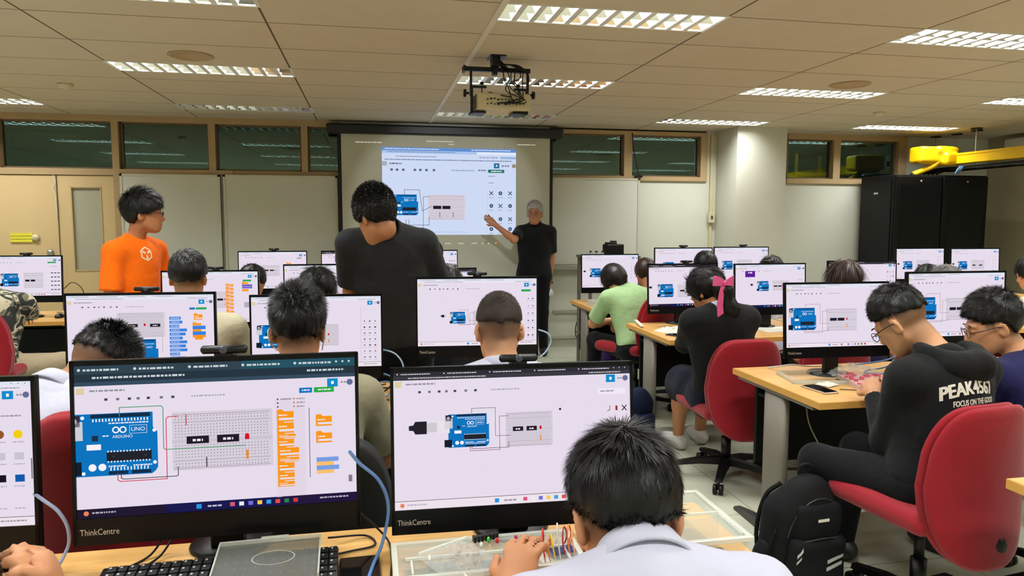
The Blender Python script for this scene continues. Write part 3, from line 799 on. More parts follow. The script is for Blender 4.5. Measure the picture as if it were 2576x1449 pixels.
# ------------------------------------------------------------------ organic surfaces from distance fields
def v3(*a): return np.array(a, np.float32)
def rotm(yaw=0.0, pitch=0.0, roll=0.0):
    """columns: local x (right), y (forward), z (up); yaw turns left, pitch nods down, roll tips to the right"""
    cy, sy = math.cos(yaw), math.sin(yaw); cp, sp_ = math.cos(-pitch), math.sin(-pitch); cr, sr = math.cos(roll), math.sin(roll)
    Z = np.array([[cy, -sy, 0], [sy, cy, 0], [0, 0, 1]]); X = np.array([[1, 0, 0], [0, cp, -sp_], [0, sp_, cp]]); Y = np.array([[cr, 0, sr], [0, 1, 0], [-sr, 0, cr]])
    return Z @ X @ Y
def C_(a, b, ra, rb=None, k=.02, cut=None, sub=False): return ('c', np.array(a, float), np.array(b, float), ra, ra if rb is None else rb, k, cut, sub)
def E_(c, r, Rm=None, k=.02, sub=False, cut=None): return ('e', np.array(c, float), np.array(r, float), np.eye(3) if Rm is None else Rm, k, cut, sub)
def B_(c, r, Rm=None, rnd=.02, k=.02, sub=False, cut=None): return ('b', np.array(c, float), np.array(r, float), np.eye(3) if Rm is None else Rm, rnd, k, cut, sub)
def field_mesh(prims, res):
    lo = np.full(3, 1e9); hi = -lo
    bbs = []
    for p in prims:
        if p[0] == 'c':
            r = max(p[3], p[4]); a = np.minimum(p[1], p[2])-r; b = np.maximum(p[1], p[2])+r; k, cut, sub = p[5:8]
        elif p[0] == 'e':
            e = np.abs(p[3]) @ p[2]; a = p[1]-e; b = p[1]+e; k, cut, sub = p[4], p[5], p[6]
        else:
            e = np.abs(p[3]) @ p[2]; a = p[1]-e; b = p[1]+e; k, cut, sub = p[5:8]
        bbs.append((a, b, k, cut, sub))
        if not sub: lo = np.minimum(lo, a); hi = np.maximum(hi, b)
    lo -= 3*res; hi += 3*res
    n = np.ceil((hi-lo)/res).astype(int)+1
    D = np.full(n, .5, np.float32)
    ax = [lo[i]+res*np.arange(n[i]) for i in range(3)]
    for p, (a, b, k, cut, sub) in zip(prims, bbs):
        m = k+2.5*res+.01
        i0 = np.clip(((a-m-lo)/res).astype(int), 0, n-1); i1 = np.clip(((b+m-lo)/res).astype(int)+2, 1, n)
        sl = tuple(slice(i0[i], i1[i]) for i in range(3))
        if any(i1[i] <= i0[i] for i in range(3)): continue
        X, Y, Z = np.meshgrid(*[ax[i][i0[i]:i1[i]] for i in range(3)], indexing='ij')
        P = np.stack([X, Y, Z], -1)
        if p[0] == 'c':
            ba = p[2]-p[1]; pa = P-p[1]; h = np.clip((pa @ ba)/max(ba @ ba, 1e-9), 0, 1)
            d = np.linalg.norm(pa-h[..., None]*ba, axis=-1)-(p[3]+(p[4]-p[3])*h)
        elif p[0] == 'e':
            q = (P-p[1]) @ p[3]; r = p[2]
            k0 = np.linalg.norm(q/r, axis=-1); k1 = np.linalg.norm(q/(r*r), axis=-1)
            d = k0*(k0-1)/np.maximum(k1, 1e-6)
        else:
            q = np.abs((P-p[1]) @ p[3])-(p[2]-p[4]); d = np.linalg.norm(np.maximum(q, 0), axis=-1)+np.minimum(q.max(-1), 0)-p[4]
        if cut is not None:
            for pt, nn in (cut if isinstance(cut, list) else [cut]):
                if callable(pt): d = np.maximum(d, pt(P))
                else: d = np.maximum(d, (P-np.array(pt)) @ (np.array(nn)/np.linalg.norm(nn)))
        old = D[sl]
        if sub:
            k = max(k, 1e-4); h = np.clip(.5-.5*(old+d)/k, 0, 1); D[sl] = old+(-d-old)*h+k*h*(1-h)
        else:
            k = max(k, 1e-4); h = np.clip(.5+.5*(d-old)/k, 0, 1); D[sl] = d+(old-d)*h-k*h*(1-h)
    S = D < 0
    c8 = [S[i:n[0]-1+i, j:n[1]-1+j, l:n[2]-1+l] for i in (0, 1) for j in (0, 1) for l in (0, 1)]
    tot = sum(c.astype(np.int8) for c in c8)
    act = (tot > 0) & (tot < 8)
    idx = np.argwhere(act)
    ids = np.full(act.shape, -1, np.int64); ids[act] = np.arange(len(idx))
    offs = np.array([(i, j, l) for i in (0, 1) for j in (0, 1) for l in (0, 1)])
    val = np.stack([D[idx[:, 0]+o[0], idx[:, 1]+o[1], idx[:, 2]+o[2]] for o in offs], 1)
    acc = np.zeros((len(idx), 3)); cnt = np.zeros(len(idx))
    for a in range(8):
        for b in range(a+1, 8):
            df = offs[b]-offs[a]
            if np.abs(df).sum() != 1: continue
            va, vb = val[:, a], val[:, b]; mk = (va < 0) != (vb < 0)
            t = np.where(mk, va/np.where(mk, va-vb, 1), 0)
            pt = offs[a]+t[:, None]*df
            acc += pt*mk[:, None]; cnt += mk
    V = lo+res*(idx+acc/cnt[:, None])
    Fs = []
    for axn in range(3):
        u, w = [(1, 2), (2, 0), (0, 1)][axn]
        s0 = [slice(None)]*3; s1 = [slice(None)]*3; s0[axn] = slice(0, n[axn]-1); s1[axn] = slice(1, n[axn])
        A = S[tuple(s0)]; Bm = S[tuple(s1)]
        e = np.argwhere(A != Bm)
        e = e[(e[:, u] > 0) & (e[:, w] > 0) & (e[:, u] < n[u]-1) & (e[:, w] < n[w]-1)]
        if not len(e): continue
        du = np.zeros(3, int); du[u] = 1; dw = np.zeros(3, int); dw[w] = 1
        q = [ids[tuple((e-x).T)] for x in (du+dw, dw, np.zeros(3, int), du)]
        Q = np.stack(q, 1); ins = A[tuple(e.T)]
        Q[~ins] = Q[~ins][:, ::-1]
        Fs.append(Q)
    return V, np.concatenate(Fs)

def np_mesh(name, parts, mats, parent=None, smooth=True, attr=None):
    """parts: list of (V, F(int array quads or tris), material index)"""
    me = bpy.data.meshes.new(name)
    nv = sum(len(p[0]) for p in parts)
    V = np.concatenate([np.asarray(p[0], np.float32) for p in parts])
    loops, starts, tots, mi = [], [], [], []
    off = 0; ls = 0
    for p in parts:
        F = np.asarray(p[1]); k = F.shape[1]
        loops.append((F+off).ravel()); starts.append(ls+np.arange(len(F))*k); mi.append(np.full(len(F), p[2]))
        ls += F.size; off += len(p[0])
    loops = np.concatenate(loops).astype(np.int32); starts = np.concatenate(starts).astype(np.int32); mi = np.concatenate(mi).astype(np.int32)
    me.vertices.add(nv); me.vertices.foreach_set('co', V.ravel())
    me.loops.add(len(loops)); me.loops.foreach_set('vertex_index', loops)
    me.polygons.add(len(starts)); me.polygons.foreach_set('loop_start', starts)
    if not isinstance(mats, (list, tuple)): mats = [mats]
    for m in mats: me.materials.append(m)
    me.polygons.foreach_set('material_index', mi)
    me.polygons.foreach_set('use_smooth', np.full(len(starts), smooth))
    me.update(calc_edges=True)
    if attr is not None:
        at = me.attributes.new('stubble', 'FLOAT', 'POINT'); at.data.foreach_set('value', attr.astype(np.float32))
    o = bpy.data.objects.new(name, me); COL.objects.link(o)
    if parent: o.parent = parent
    return o

def skin_mat(name, rgb):
    if name in _mats: return _mats[name]
    m = mat(name, rgb, .5, spec=.4, noise=(25, .06)); nt = m.node_tree; b = nt.nodes['Principled BSDF']
    b.inputs['Subsurface Weight'].default_value = .08; b.inputs['Subsurface Radius'].default_value = (.012, .005, .003)
    src = b.inputs['Base Color'].links[0].from_socket
    at = nt.nodes.new('ShaderNodeAttribute'); at.attribute_name = 'stubble'
    mx = nt.nodes.new('ShaderNodeMix'); mx.data_type = 'RGBA'
    nt.links.new(at.outputs['Fac'], mx.inputs[0]); nt.links.new(src, mx.inputs[6]); mx.inputs[7].default_value = (.022, .017, .014, 1)
    nt.links.new(mx.outputs[2], b.inputs['Base Color'])
    return m
SK1 = lambda: skin_mat('skin_light', (214, 158, 118))
SK2 = lambda: skin_mat('skin_tan', (178, 118, 82))
SK3 = lambda: skin_mat('skin_warm', (200, 140, 100))
def hair_mat(name='hair_black', rgb=(11, 10, 10), rough=.42):
    return mat(name, rgb, rough, spec=.28, noise=(90, .5, (1, 1, .25)))
def cloth(name, rgb, rough=.85):
    return mat(name, rgb, rough, spec=.15, noise=(14, .05), bump=(7, .6, .035), sheen=.05)

def hand_prims(W, D, N, side, curl=.5, s=1.0, spread=1.0):
    """palm, four unequal bent fingers and a thumb from the side of the palm; D along the hand, N out of the palm"""
    D = D/np.linalg.norm(D); N = N-D*(N@D); N = N/np.linalg.norm(N); Lt = np.cross(D, N)*side
    Rm = np.stack([Lt, D, N], 1); out = []
    out.append(C_(W-D*.02*s, W+D*.02*s, .024*s, .026*s, .015))
    out.append(E_(W+D*.05*s, (.040*s, .050*s, .016*s), Rm, .012))
    for i, (o, L) in enumerate(((.030, .068), (.011, .078), (-.010, .073), (-.029, .058))):
        b = W+D*(.088 if i in (1, 2) else .082)*s+Lt*o*s; a = .25+curl*.9; d = D+Lt*o*1.6*spread; d = d/np.linalg.norm(d)
        p = b; ang = 0; r = .0090*s
        for seg, f in enumerate((.46, .31, .23)):
            ang += (curl*1.0 if seg == 0 else curl*1.1)
            q = p+(d*math.cos(ang)+N*math.sin(ang))*L*f*s
            out.append(C_(p, q, r, r*.9, .004)); p = q; r *= .9
    tb = W+D*.028*s+Lt*.030*s; t1 = tb+(D*.65+Lt*.62+N*.35*(.5+curl))*.038*s; t2 = t1+(D*.9+Lt*.15+N*.45*curl)*.030*s
    out.append(C_(tb-Lt*.012*s, t1, .012*s, .0105*s, .01)); out.append(C_(t1, t2, .0105*s, .0085*s, .004))
    return out

def head_prims(c, Rh, s=1.0, face=True, jaw=1.0):
    T = lambda p: c+Rh @ (np.array(p)*s)
    r = lambda *a: tuple(v*s for v in a)
    P = [E_(T((0, -.012, .038)), r(.074, .094, .082), Rh, .03),
         E_(T((0, .028, -.018)), r(.064*jaw, .068, .078), Rh, .03),
         E_(T((0, .050, -.072)), r(.044*jaw, .042, .036), Rh, .03),
         C_(T((.044, .0, -.05)), T((.022, .062, -.090)), .017*s, .013*s, .025), C_(T((-.044, .0, -.05)), T((-.022, .062, -.090)), .017*s, .013*s, .025)]
    if face:
        P += [C_(T((0, .090, .012)), T((0, .106, -.026)), .008*s, .0125*s, .012), E_(T((.012, .098, -.031)), r(.008, .009, .007), Rh, .006), E_(T((-.012, .098, -.031)), r(.008, .009, .007), Rh, .006),
              E_(T((.032, .094, .008)), r(.017, .012, .011), Rh, .012, True), E_(T((-.032, .094, .008)), r(.017, .012, .011), Rh, .012, True),
              C_(T((.014, .092, .030)), T((.046, .078, .028)), .007*s, .006*s, .012), C_(T((-.014, .092, .030)), T((-.046, .078, .028)), .007*s, .006*s, .012),
              C_(T((-.018, .088, -.055)), T((.018, .088, -.055)), .0062*s, .0062*s, .006), C_(T((-.014, .087, -.066)), T((.014, .087, -.066)), .0068*s, .0068*s, .006),
              C_(T((-.022, .099, -.0605)), T((.022, .099, -.0605)), .0022*s, .0022*s, .003, None, True),
              E_(T((.032, .084, .006)), r(.013, .010, .010), Rh, .003), E_(T((-.032, .084, .006)), r(.013, .010, .010), Rh, .003)]
    for q in (1, -1):
        Re = Rh @ rotm(q*.35, 0, q*.12)
        P += [E_(T((q*.078, -.010, -.006)), r(.010, .020, .032), Re, .006), E_(T((q*.0855, -.006, -.002)), r(.006, .011, .018), Re, .004, True)]
    return P

HAIRLINE = {   # height of the hair edge at a given y (front +, back -)
 'short': ([-.12, -.06, -.02, .015, .05, .075, .10], [-.028, -.022, .030, .034, .040, .070, .072]),
 'taper': ([-.12, -.06, -.02, .015, .05, .075, .10], [-.006, -.002, .024, .028, .036, .058, .062]),
 'high': ([-.12, -.06, -.02, .015, .05, .075, .10], [.028, .034, .048, .052, .052, .072, .074]),
 'crew': ([-.12, -.06, -.02, .015, .05, .075, .10], [.034, .038, .048, .050, .054, .074, .076]),
 'full': ([-.12, -.06, -.02, .015, .05, .075, .10], [-.060, -.052, .010, .012, .020, .050, .052]),
 'long': ([-.12, -.06, -.02, .015, .05, .075, .10], [-.12, -.12, -.10, -.05, .0, .05, .056])}
def ell_pt(d, r, c0): return c0+d/np.linalg.norm(d/r, axis=-1)[..., None]
def hair_build(c, Rh, s, style, parent, thick=.012, side=None, strands=1500, length=.03, lift=.45, m=None, res=.006, wid=.0022, mess=.35, name='hair', whorl=(0, -.05, .1), seed=1, extra=(), fall=.0, sl=.15):
    rg = np.random.default_rng(seed)
    hy, hz = HAIRLINE[style]; side = thick*.5 if side is None else side
    c0 = np.array((0, -.012, .038)); rr = np.array((.074, .094, .082))
    def cutf(P):
        q = ((P-c) @ Rh)/s
        wob = .005*np.sin(q[..., 0]*95+seed)+.004*np.sin(q[..., 0]*211+q[..., 1]*170+seed*2)
        return (np.interp(q[..., 1], hy, hz)+wob-q[..., 2])*s*.8
    def lumpf(P):
        q = ((P-c) @ Rh)/s
        return -.02+0*q[..., 0]
    T = lambda p: c+Rh @ (np.array(p)*s)
    pr = [E_(T((0, -.012, .038)), (rr+np.array((side, side, side)))*s, Rh, .015, cut=(cutf, None)),
          E_(T((0, -.010, .038+thick*.35)), (rr+np.array((side, thick*.45, thick)))*s, Rh, .02, cut=(cutf, None))]
    pr += list(extra)
    V, F = field_mesh(pr, res)
    qv = ((V-c) @ Rh)/s; nv = (qv-c0)/rr**2; nv /= np.linalg.norm(nv, axis=1)[:, None]
    lump = (np.sin(qv[:, 0]*120+seed)*np.sin(qv[:, 1]*105+seed*3)*np.sin(qv[:, 2]*90+1)+.6*np.sin(qv[:, 0]*230+qv[:, 1]*190))*min(.0022, thick*.08)
    V = V+(nv @ Rh.T)*(lump*s)[:, None]
    parts = [(V, F, 0)]
    if strands:
        tri = V[F[:, :3]]; ar = np.linalg.norm(np.cross(tri[:, 1]-tri[:, 0], tri[:, 2]-tri[:, 0]), axis=1)
        pick = rg.choice(len(F), strands, p=ar/ar.sum()); Q4 = V[F[pick]]; wq = rg.random((strands, 4)); wq /= wq.sum(1)[:, None]
        pw = (Q4*wq[:, :, None]).sum(1); nw = np.cross(Q4[:, 2]-Q4[:, 0], Q4[:, 3]-Q4[:, 1]); nw /= np.linalg.norm(nw, axis=1)[:, None]+1e-9
        p = ((pw-c) @ Rh)/s; n = nw @ Rh
        ok = np.sum(n*((p-c0)/rr**2), 1) > -.002/rr[0]**2*.1
        p = p[ok]; n = n[ok]
        w = np.array(whorl); rad = p-w; tan = rad-n*np.sum(rad*n, 1)[:, None]; tan /= np.linalg.norm(tan, axis=1)[:, None]+1e-6
        tan += rg.normal(size=tan.shape)*mess; tan -= n*np.sum(tan*n, 1)[:, None]; tan /= np.linalg.norm(tan, axis=1)[:, None]+1e-6
        topf = np.clip((p[:, 2]-.03)/.08, 0, 1)
        lf = lift*(sl+(1-sl)*topf**1.5); L = length*(.40+.60*topf)*rg.uniform(.5, 1.3, len(p))
        p = p-n*.0012
        dr = tan*(1-lf)[:, None]+n*lf[:, None]; dr /= np.linalg.norm(dr, axis=1)[:, None]
        sd = np.cross(dr, n)+1e-5; sd /= np.linalg.norm(sd, axis=1)[:, None]
        g = np.array((0, .15, -1.0)) if fall else np.zeros(3)
        rows = []
        for t, ww in ((0, 1), (.4, .85), (.75, .5), (1, .08)):
            q = p+dr*(L*t)[:, None]+(-n*(.05+.35*lf)[:, None]+g*fall)*(L*t*t)[:, None]
            rows += [q-sd*wid*ww*.5, q+sd*wid*ww*.5]
        VV = np.stack(rows, 1).reshape(-1, 3); VV = c+(VV*s) @ Rh.T
        N = len(p); b = np.arange(N)*8
        FF = np.concatenate([np.stack([b+2*i, b+2*i+1, b+2*i+3, b+2*i+2], 1) for i in range(3)])
        parts.append((VV, FF, 0))
    return np_mesh(name, parts, m or hair_mat(), parent)

def stub_attr(V, c, Rh, s, style, amt, lowz):
    """0..1 cropped hair cover below the hairline, fading towards the neck"""
    q = ((V-c) @ Rh)/s; hy, hz = HAIRLINE[style]
    top = np.interp(q[:, 1], hy, hz)
    lo = np.interp(q[:, 1], [-.1, -.04, 0, .045, .06], [lowz, lowz, min(lowz+.06, .0), -.01, .2])
    f = np.clip((q[:, 2]-lo)/np.maximum(top-lo+.01, .005), 0, 1)
    ear = (np.abs(q[:, 0]) > .073) & (np.abs(q[:, 1]+.01) < .03) & (q[:, 2] < .03)
    f[ear] = 0; f[q[:, 2] < -.2] = 0; f[np.linalg.norm(q, axis=1) > .16] = 0
    f *= np.clip((.058-q[:, 1])/.02, 0, 1)
    return np.clip(f, 0, 1)**.7*amt

def ik(S, Wt, l1, l2, pole):
    d = Wt-S; L = np.linalg.norm(d)
    if L > (l1+l2)*.995: Wt = S+d/L*(l1+l2)*.995; d = Wt-S; L = np.linalg.norm(d)
    u = d/L; a = (l1*l1-l2*l2+L*L)/(2*L); h = math.sqrt(max(l1*l1-a*a, 1e-6))
    p = pole-u*(pole@u); p = p/np.linalg.norm(p)
    return S+u*a+p*h, Wt

def glasses(c, Rh, s, parent, col=(30, 22, 20)):
    T = lambda p: tuple(c+Rh @ (np.array(p)*s))
    b = MB()
    for q in (1, -1):
        pts = [T((q*(.034+.024*math.cos(a)), .108-.004*abs(math.cos(a)), .002+.018*math.sin(a))) for a in [2*PI*i/12 for i in range(13)]]
        b.tube(pts, .0016*s, 6, 2)
        b.tube([T((q*.057, .104, .006)), T((q*.076, .06, .010)), T((q*.083, .0, .012)), T((q*.080, -.022, -.004))], .0019*s, 6, 3)
    b.tube([T((-.010, .107, .004)), T((0, .110, .007)), T((.010, .107, .004))], .0015*s, 6, 2)
    return b.build('glasses', mat('spectacle_%d' % col[0], col, .3, noise=(40, .1)), parent)

def make_person(label, H, yaw=0, pitch=.3, roll=0, by=0, N=None, Pv=None, hands=None, shirt=None, sleeve='short', skin=None, hair=None, trousers=None, res=.012, standing=False,
                feet=None, knees=None, collar=None, face=True, glass=None, stub=None, s=1.0, sh_w=.175, poles=None, palms=None, curl=.5, bulk=1.0, group='seated students at the computers', skirt=None, shin_bare=False, hunch=0.0, hem=None, belt=None, upto=None, collar_tilt=.25, jaw=1.0, lids_off=False):
    """one figure: continuous skin body, clothes, hair and shoes as its parts (all coordinates in metres in the room)"""
    H = np.array(H, float); Rh = rotm(yaw, pitch, roll)
    f = np.array((-math.sin(by), math.cos(by), 0)); r = np.array((math.cos(by), math.sin(by), 0)); up = np.array((0, 0, 1.))
    if N is None: N = H+Rh @ np.array((0, -.05, -.11))*s - up*.075*s - f*.012
    N = np.array(N, float)
    if Pv is None: Pv = N-f*.13-up*(.50 if not standing else .52)
    Pv = np.array(Pv, float)
    base = (Pv[0], Pv[1], 0)
    t = thing('person', label, 'person', base, 0, group)
    off = np.array(base)
    S = {1: N+r*sh_w-up*.055, -1: N-r*sh_w-up*.055}
    sk = skin or SK1()
    spine = Pv-N; su = -spine/np.linalg.norm(spine)
    lat = r-su*(r@su); lat /= np.linalg.norm(lat); fw = np.cross(su, lat); Rt = np.stack([lat, fw, su], 1)
    Lsp = np.linalg.norm(spine)
    def sp(tt, fo=0.0): return Pv+(N-Pv)*tt+fw*fo-fw*hunch*math.sin(PI*min(1, tt))
    b_ = bulk
    def torso(g):
        return [E_(sp(.04), (.165*b_+g, .115*b_+g, .13+g), Rt, .06), E_(sp(.30), (.145*b_+g, .105*b_+g, .15+g), Rt, .06), E_(sp(.58), (.162*b_+g, .112*b_+g, .16+g), Rt, .06),
                E_(sp(.80, -.005), (.165*b_+g, .098*b_+g, .11+g), Rt, .05), C_(S[1]-r*.02, S[-1]+r*.02, .050*b_+g, .050*b_+g, .05),
                C_(S[1]-r*.05+up*.01, N+r*.035+up*.015, .040+g, .034+g*.4, .04), C_(S[-1]+r*.05+up*.01, N-r*.035+up*.015, .040+g, .034+g*.4, .04)]
    hands = hands or {}
    arm = {}
    for q in (1, -1):
        tgt = hands.get(q)
        if tgt is None: tgt = N+r*q*.17+f*.36-up*.30
        pole = (poles or {}).get(q, r*q*.55-up*.8-f*.35)
        El, Wt = ik(S[q], np.array(tgt, float), .285*s, .25*s, np.array(pole, float)); arm[q] = (El, Wt)
    P = head_prims(H, Rh, s, face, jaw)
    nk = H+Rh @ (np.array((0, -.030, -.060))*s)
    P += [C_(nk, N+f*.004, .052*s, .047*s, .02)]
    P += torso(-.012)
    for q in (1, -1):
        El, Wt = arm[q]
        P += [C_(S[q], El, .043*b_, .037, .03), C_(El, El+(Wt-El)*.35, .037, .037, .02), C_(El+(Wt-El)*.3, Wt, .037, .024, .02)]
        pn = (palms or {}).get(q, (0, 0, -1))
        P += hand_prims(Wt, Wt-El, np.array(pn, float), -q if pn is not None else q, curl if not isinstance(curl, dict) else curl[q], s)
    legs = {}
    for q in (1, -1):
        hip = Pv+lat*q*.09-up*.02
        if standing:
            foot = np.array(feet[q], float) if feet else np.array((Pv[0]+r[0]*q*.11, Pv[1]+r[1]*q*.11, .075))
            kn = (hip+foot)/2+f*.03
        else:
            kn = np.array(knees[q], float) if knees else hip+f*.42+r*q*.05+up*.02
            foot = np.array(feet[q], float) if feet else kn+f*.02-up*(kn[2]-.085)
        legs[q] = (hip, kn, foot)
        if shin_bare: P += [C_(kn, foot+(kn-foot)*.55, .050, .052, .02), C_(foot+(kn-foot)*.6, foot, .050, .033, .02), C_(hip, kn, .075, .052, .03)]
    V, F = field_mesh(P, res)
    at = None
    if stub: at = stub_attr(V, H, Rh, s, stub[0], stub[1], stub[2])
    else: at = np.zeros(len(V))
    np_mesh('body', [(V-off, F, 0)], sk, t, attr=at)
    if shirt:
        g = .012
        Q = torso(g)
        if hem is not None: Q = [(*p[:-2], (Pv+su*hem, -su), False) if p[0] == 'e' and i < 2 else p for i, p in enumerate(Q)]
        if hem is not None: Q = [E_(p[1], p[2], p[3], p[4], False, (Pv+su*hem, -su)) if p[0] == 'e' else p for p in torso(g)]
        for q in (1, -1):
            El, Wt = arm[q]
            if sleeve == 'short':
                e = S[q]+(El-S[q])*.80; Q.append(C_(S[q], e+(El-S[q])*.2, .058*b_, .064, .03, cut=(e, (El-S[q]))))
            elif sleeve == 'long':
                Q += [C_(S[q], El, .060*b_, .050, .03), C_(El, Wt, .050, .036, .03, cut=(Wt-(Wt-El)*.04, (Wt-El)))]
        Q.append(E_(N-up*.035-f*.008, (.105, .072, .050), Rt, .04)); Q.append(C_(N-up*.06-f*.02, N-f*.012, .074, .060, .03))
        Q.append(C_(nk+(nk-N)*.3, N+(nk-N)*.45, .046*s, .047*s, .008, sub=True))
        V, F = field_mesh(Q, res)
        sh = np_mesh('shirt', [(V-off, F, 0)], shirt, t)
        if collar:
            cd = Rh @ np.array((0, -.0, 1.)); cd = (nk-N); cd = cd/np.linalg.norm(cd); cd = cd*(.8)+up*.2; cd /= np.linalg.norm(cd)
            x = np.cross(f, cd); x /= np.linalg.norm(x); yv = np.cross(cd, x); b = MB(); n = 40; rings = []
            cc = N+cd*(.040 if standing else .028)-f*.004
            for rr, zz in ((.055, -.012), (.055, .020), (.058, .0235), (.063, .019), (.076, -.024), (.071, -.027), (.060, .0)):
                rings.append([Vector(cc-off+(x*math.sin(a)*rr*1.05+yv*math.cos(a)*rr*1.05)*s+cd*zz*s - up*(.020*max(0, math.cos(a)) if zz < 0 else .012*max(0, math.cos(a)))) for a in [2*PI*i/n for i in range(n)]])
            rings.append(rings[0]); b.ring_solid(rings, cap=False); b.build('collar', collar, sh)
    if skirt:
        Q = [E_(Pv, (.19, .15, .14), Rt, .05)]
        for q in (1, -1): Q += [C_(legs[q][0], legs[q][0]+(legs[q][1]-legs[q][0])*.95, .105, .095, .08), C_(legs[q][0]+(legs[q][1]-legs[q][0])*.6, legs[q][1]-up*.06, .09, .085, .08)]
        V, F = field_mesh(Q, res); np_mesh('skirt', [(V-off, F, 0)], skirt, t)
    if trousers:
        Q = [E_(Pv-up*.01, (.17*b_, .13*b_, .12), Rt, .05)]
        for q in (1, -1):
            h_, k_, a_ = legs[q]
            Q += [C_(h_, k_, .088*b_, .064, .05), C_(k_, a_-up*.0, .062, .050, .03, cut=(a_-up*.02, a_-k_))]
        V, F = field_mesh(Q, res); np_mesh('trousers', [(V-off, F, 0)], trousers, t)
    if trousers or shin_bare:
        for q in (1, -1):
            a_ = legs[q][2]; fd = f+r*q*.15; fd /= np.linalg.norm(fd)
            g_ = np.array((a_[0], a_[1], .045)); Rf = np.stack([np.cross(fd, up), fd, up], 1)
            Q = [E_(g_+fd*.045, (.044, .125, .045), Rf, .02, cut=((0, 0, .004), (0, 0, -1))), C_(a_-up*.0, g_-fd*.03, .036, .042, .03, cut=((0, 0, .004), (0, 0, -1)))]
            V, F = field_mesh(Q, .010); np_mesh('shoe', [(V-off, F, 0)], mat('shoe_dark', (28, 27, 29), .5, noise=(10, .1)) if not shin_bare else mat('sock_white', (214, 212, 208), .8, noise=(30, .05)), t)
    if hair:
        h = dict(hair); style = h.pop('style'); m = h.pop('m', None); ex = h.pop('extra', ())
        ex = ex(H, Rh, s) if callable(ex) else ex
        o = hair_build(H, Rh, s, style, None, m=m, extra=ex, **h)
        o.parent = t; o.location = -off
    if glass: 
        o = glasses(H, Rh, s, None, glass); o.parent = t; o.location = -off
    if face and res < .0095 and not lids_off:
        for q in (1, -1):
            b = MB(); b2 = MB()
            b.tube([Vector(H+Rh @ (np.array((q*(.032+dx), .0945-.05*abs(dx), .0065+.0035*math.cos(dx*120)))*s)-off) for dx in (-.013, -.006, 0, .006, .013)], .0016*s, 6, 2)
            b2.tube([Vector(H+Rh @ (np.array((q*(.032+dx), .0945-.12*abs(dx)**1, .030+.004*math.cos(dx*70)))*s)-off) for dx in (-.018, -.008, 0, .008, .018)], .0028*s, 6, 2)
            b.build('eye', mat('brow_dark', (30, 24, 22), .6, noise=(40, .1)), t); b2.build('eyebrow', mat('brow_dark', (30, 24, 22), .6), t)
    return dict(t=t, N=N, S=S, arm=arm, H=H, Rh=Rh, Pv=Pv, off=off, legs=legs)

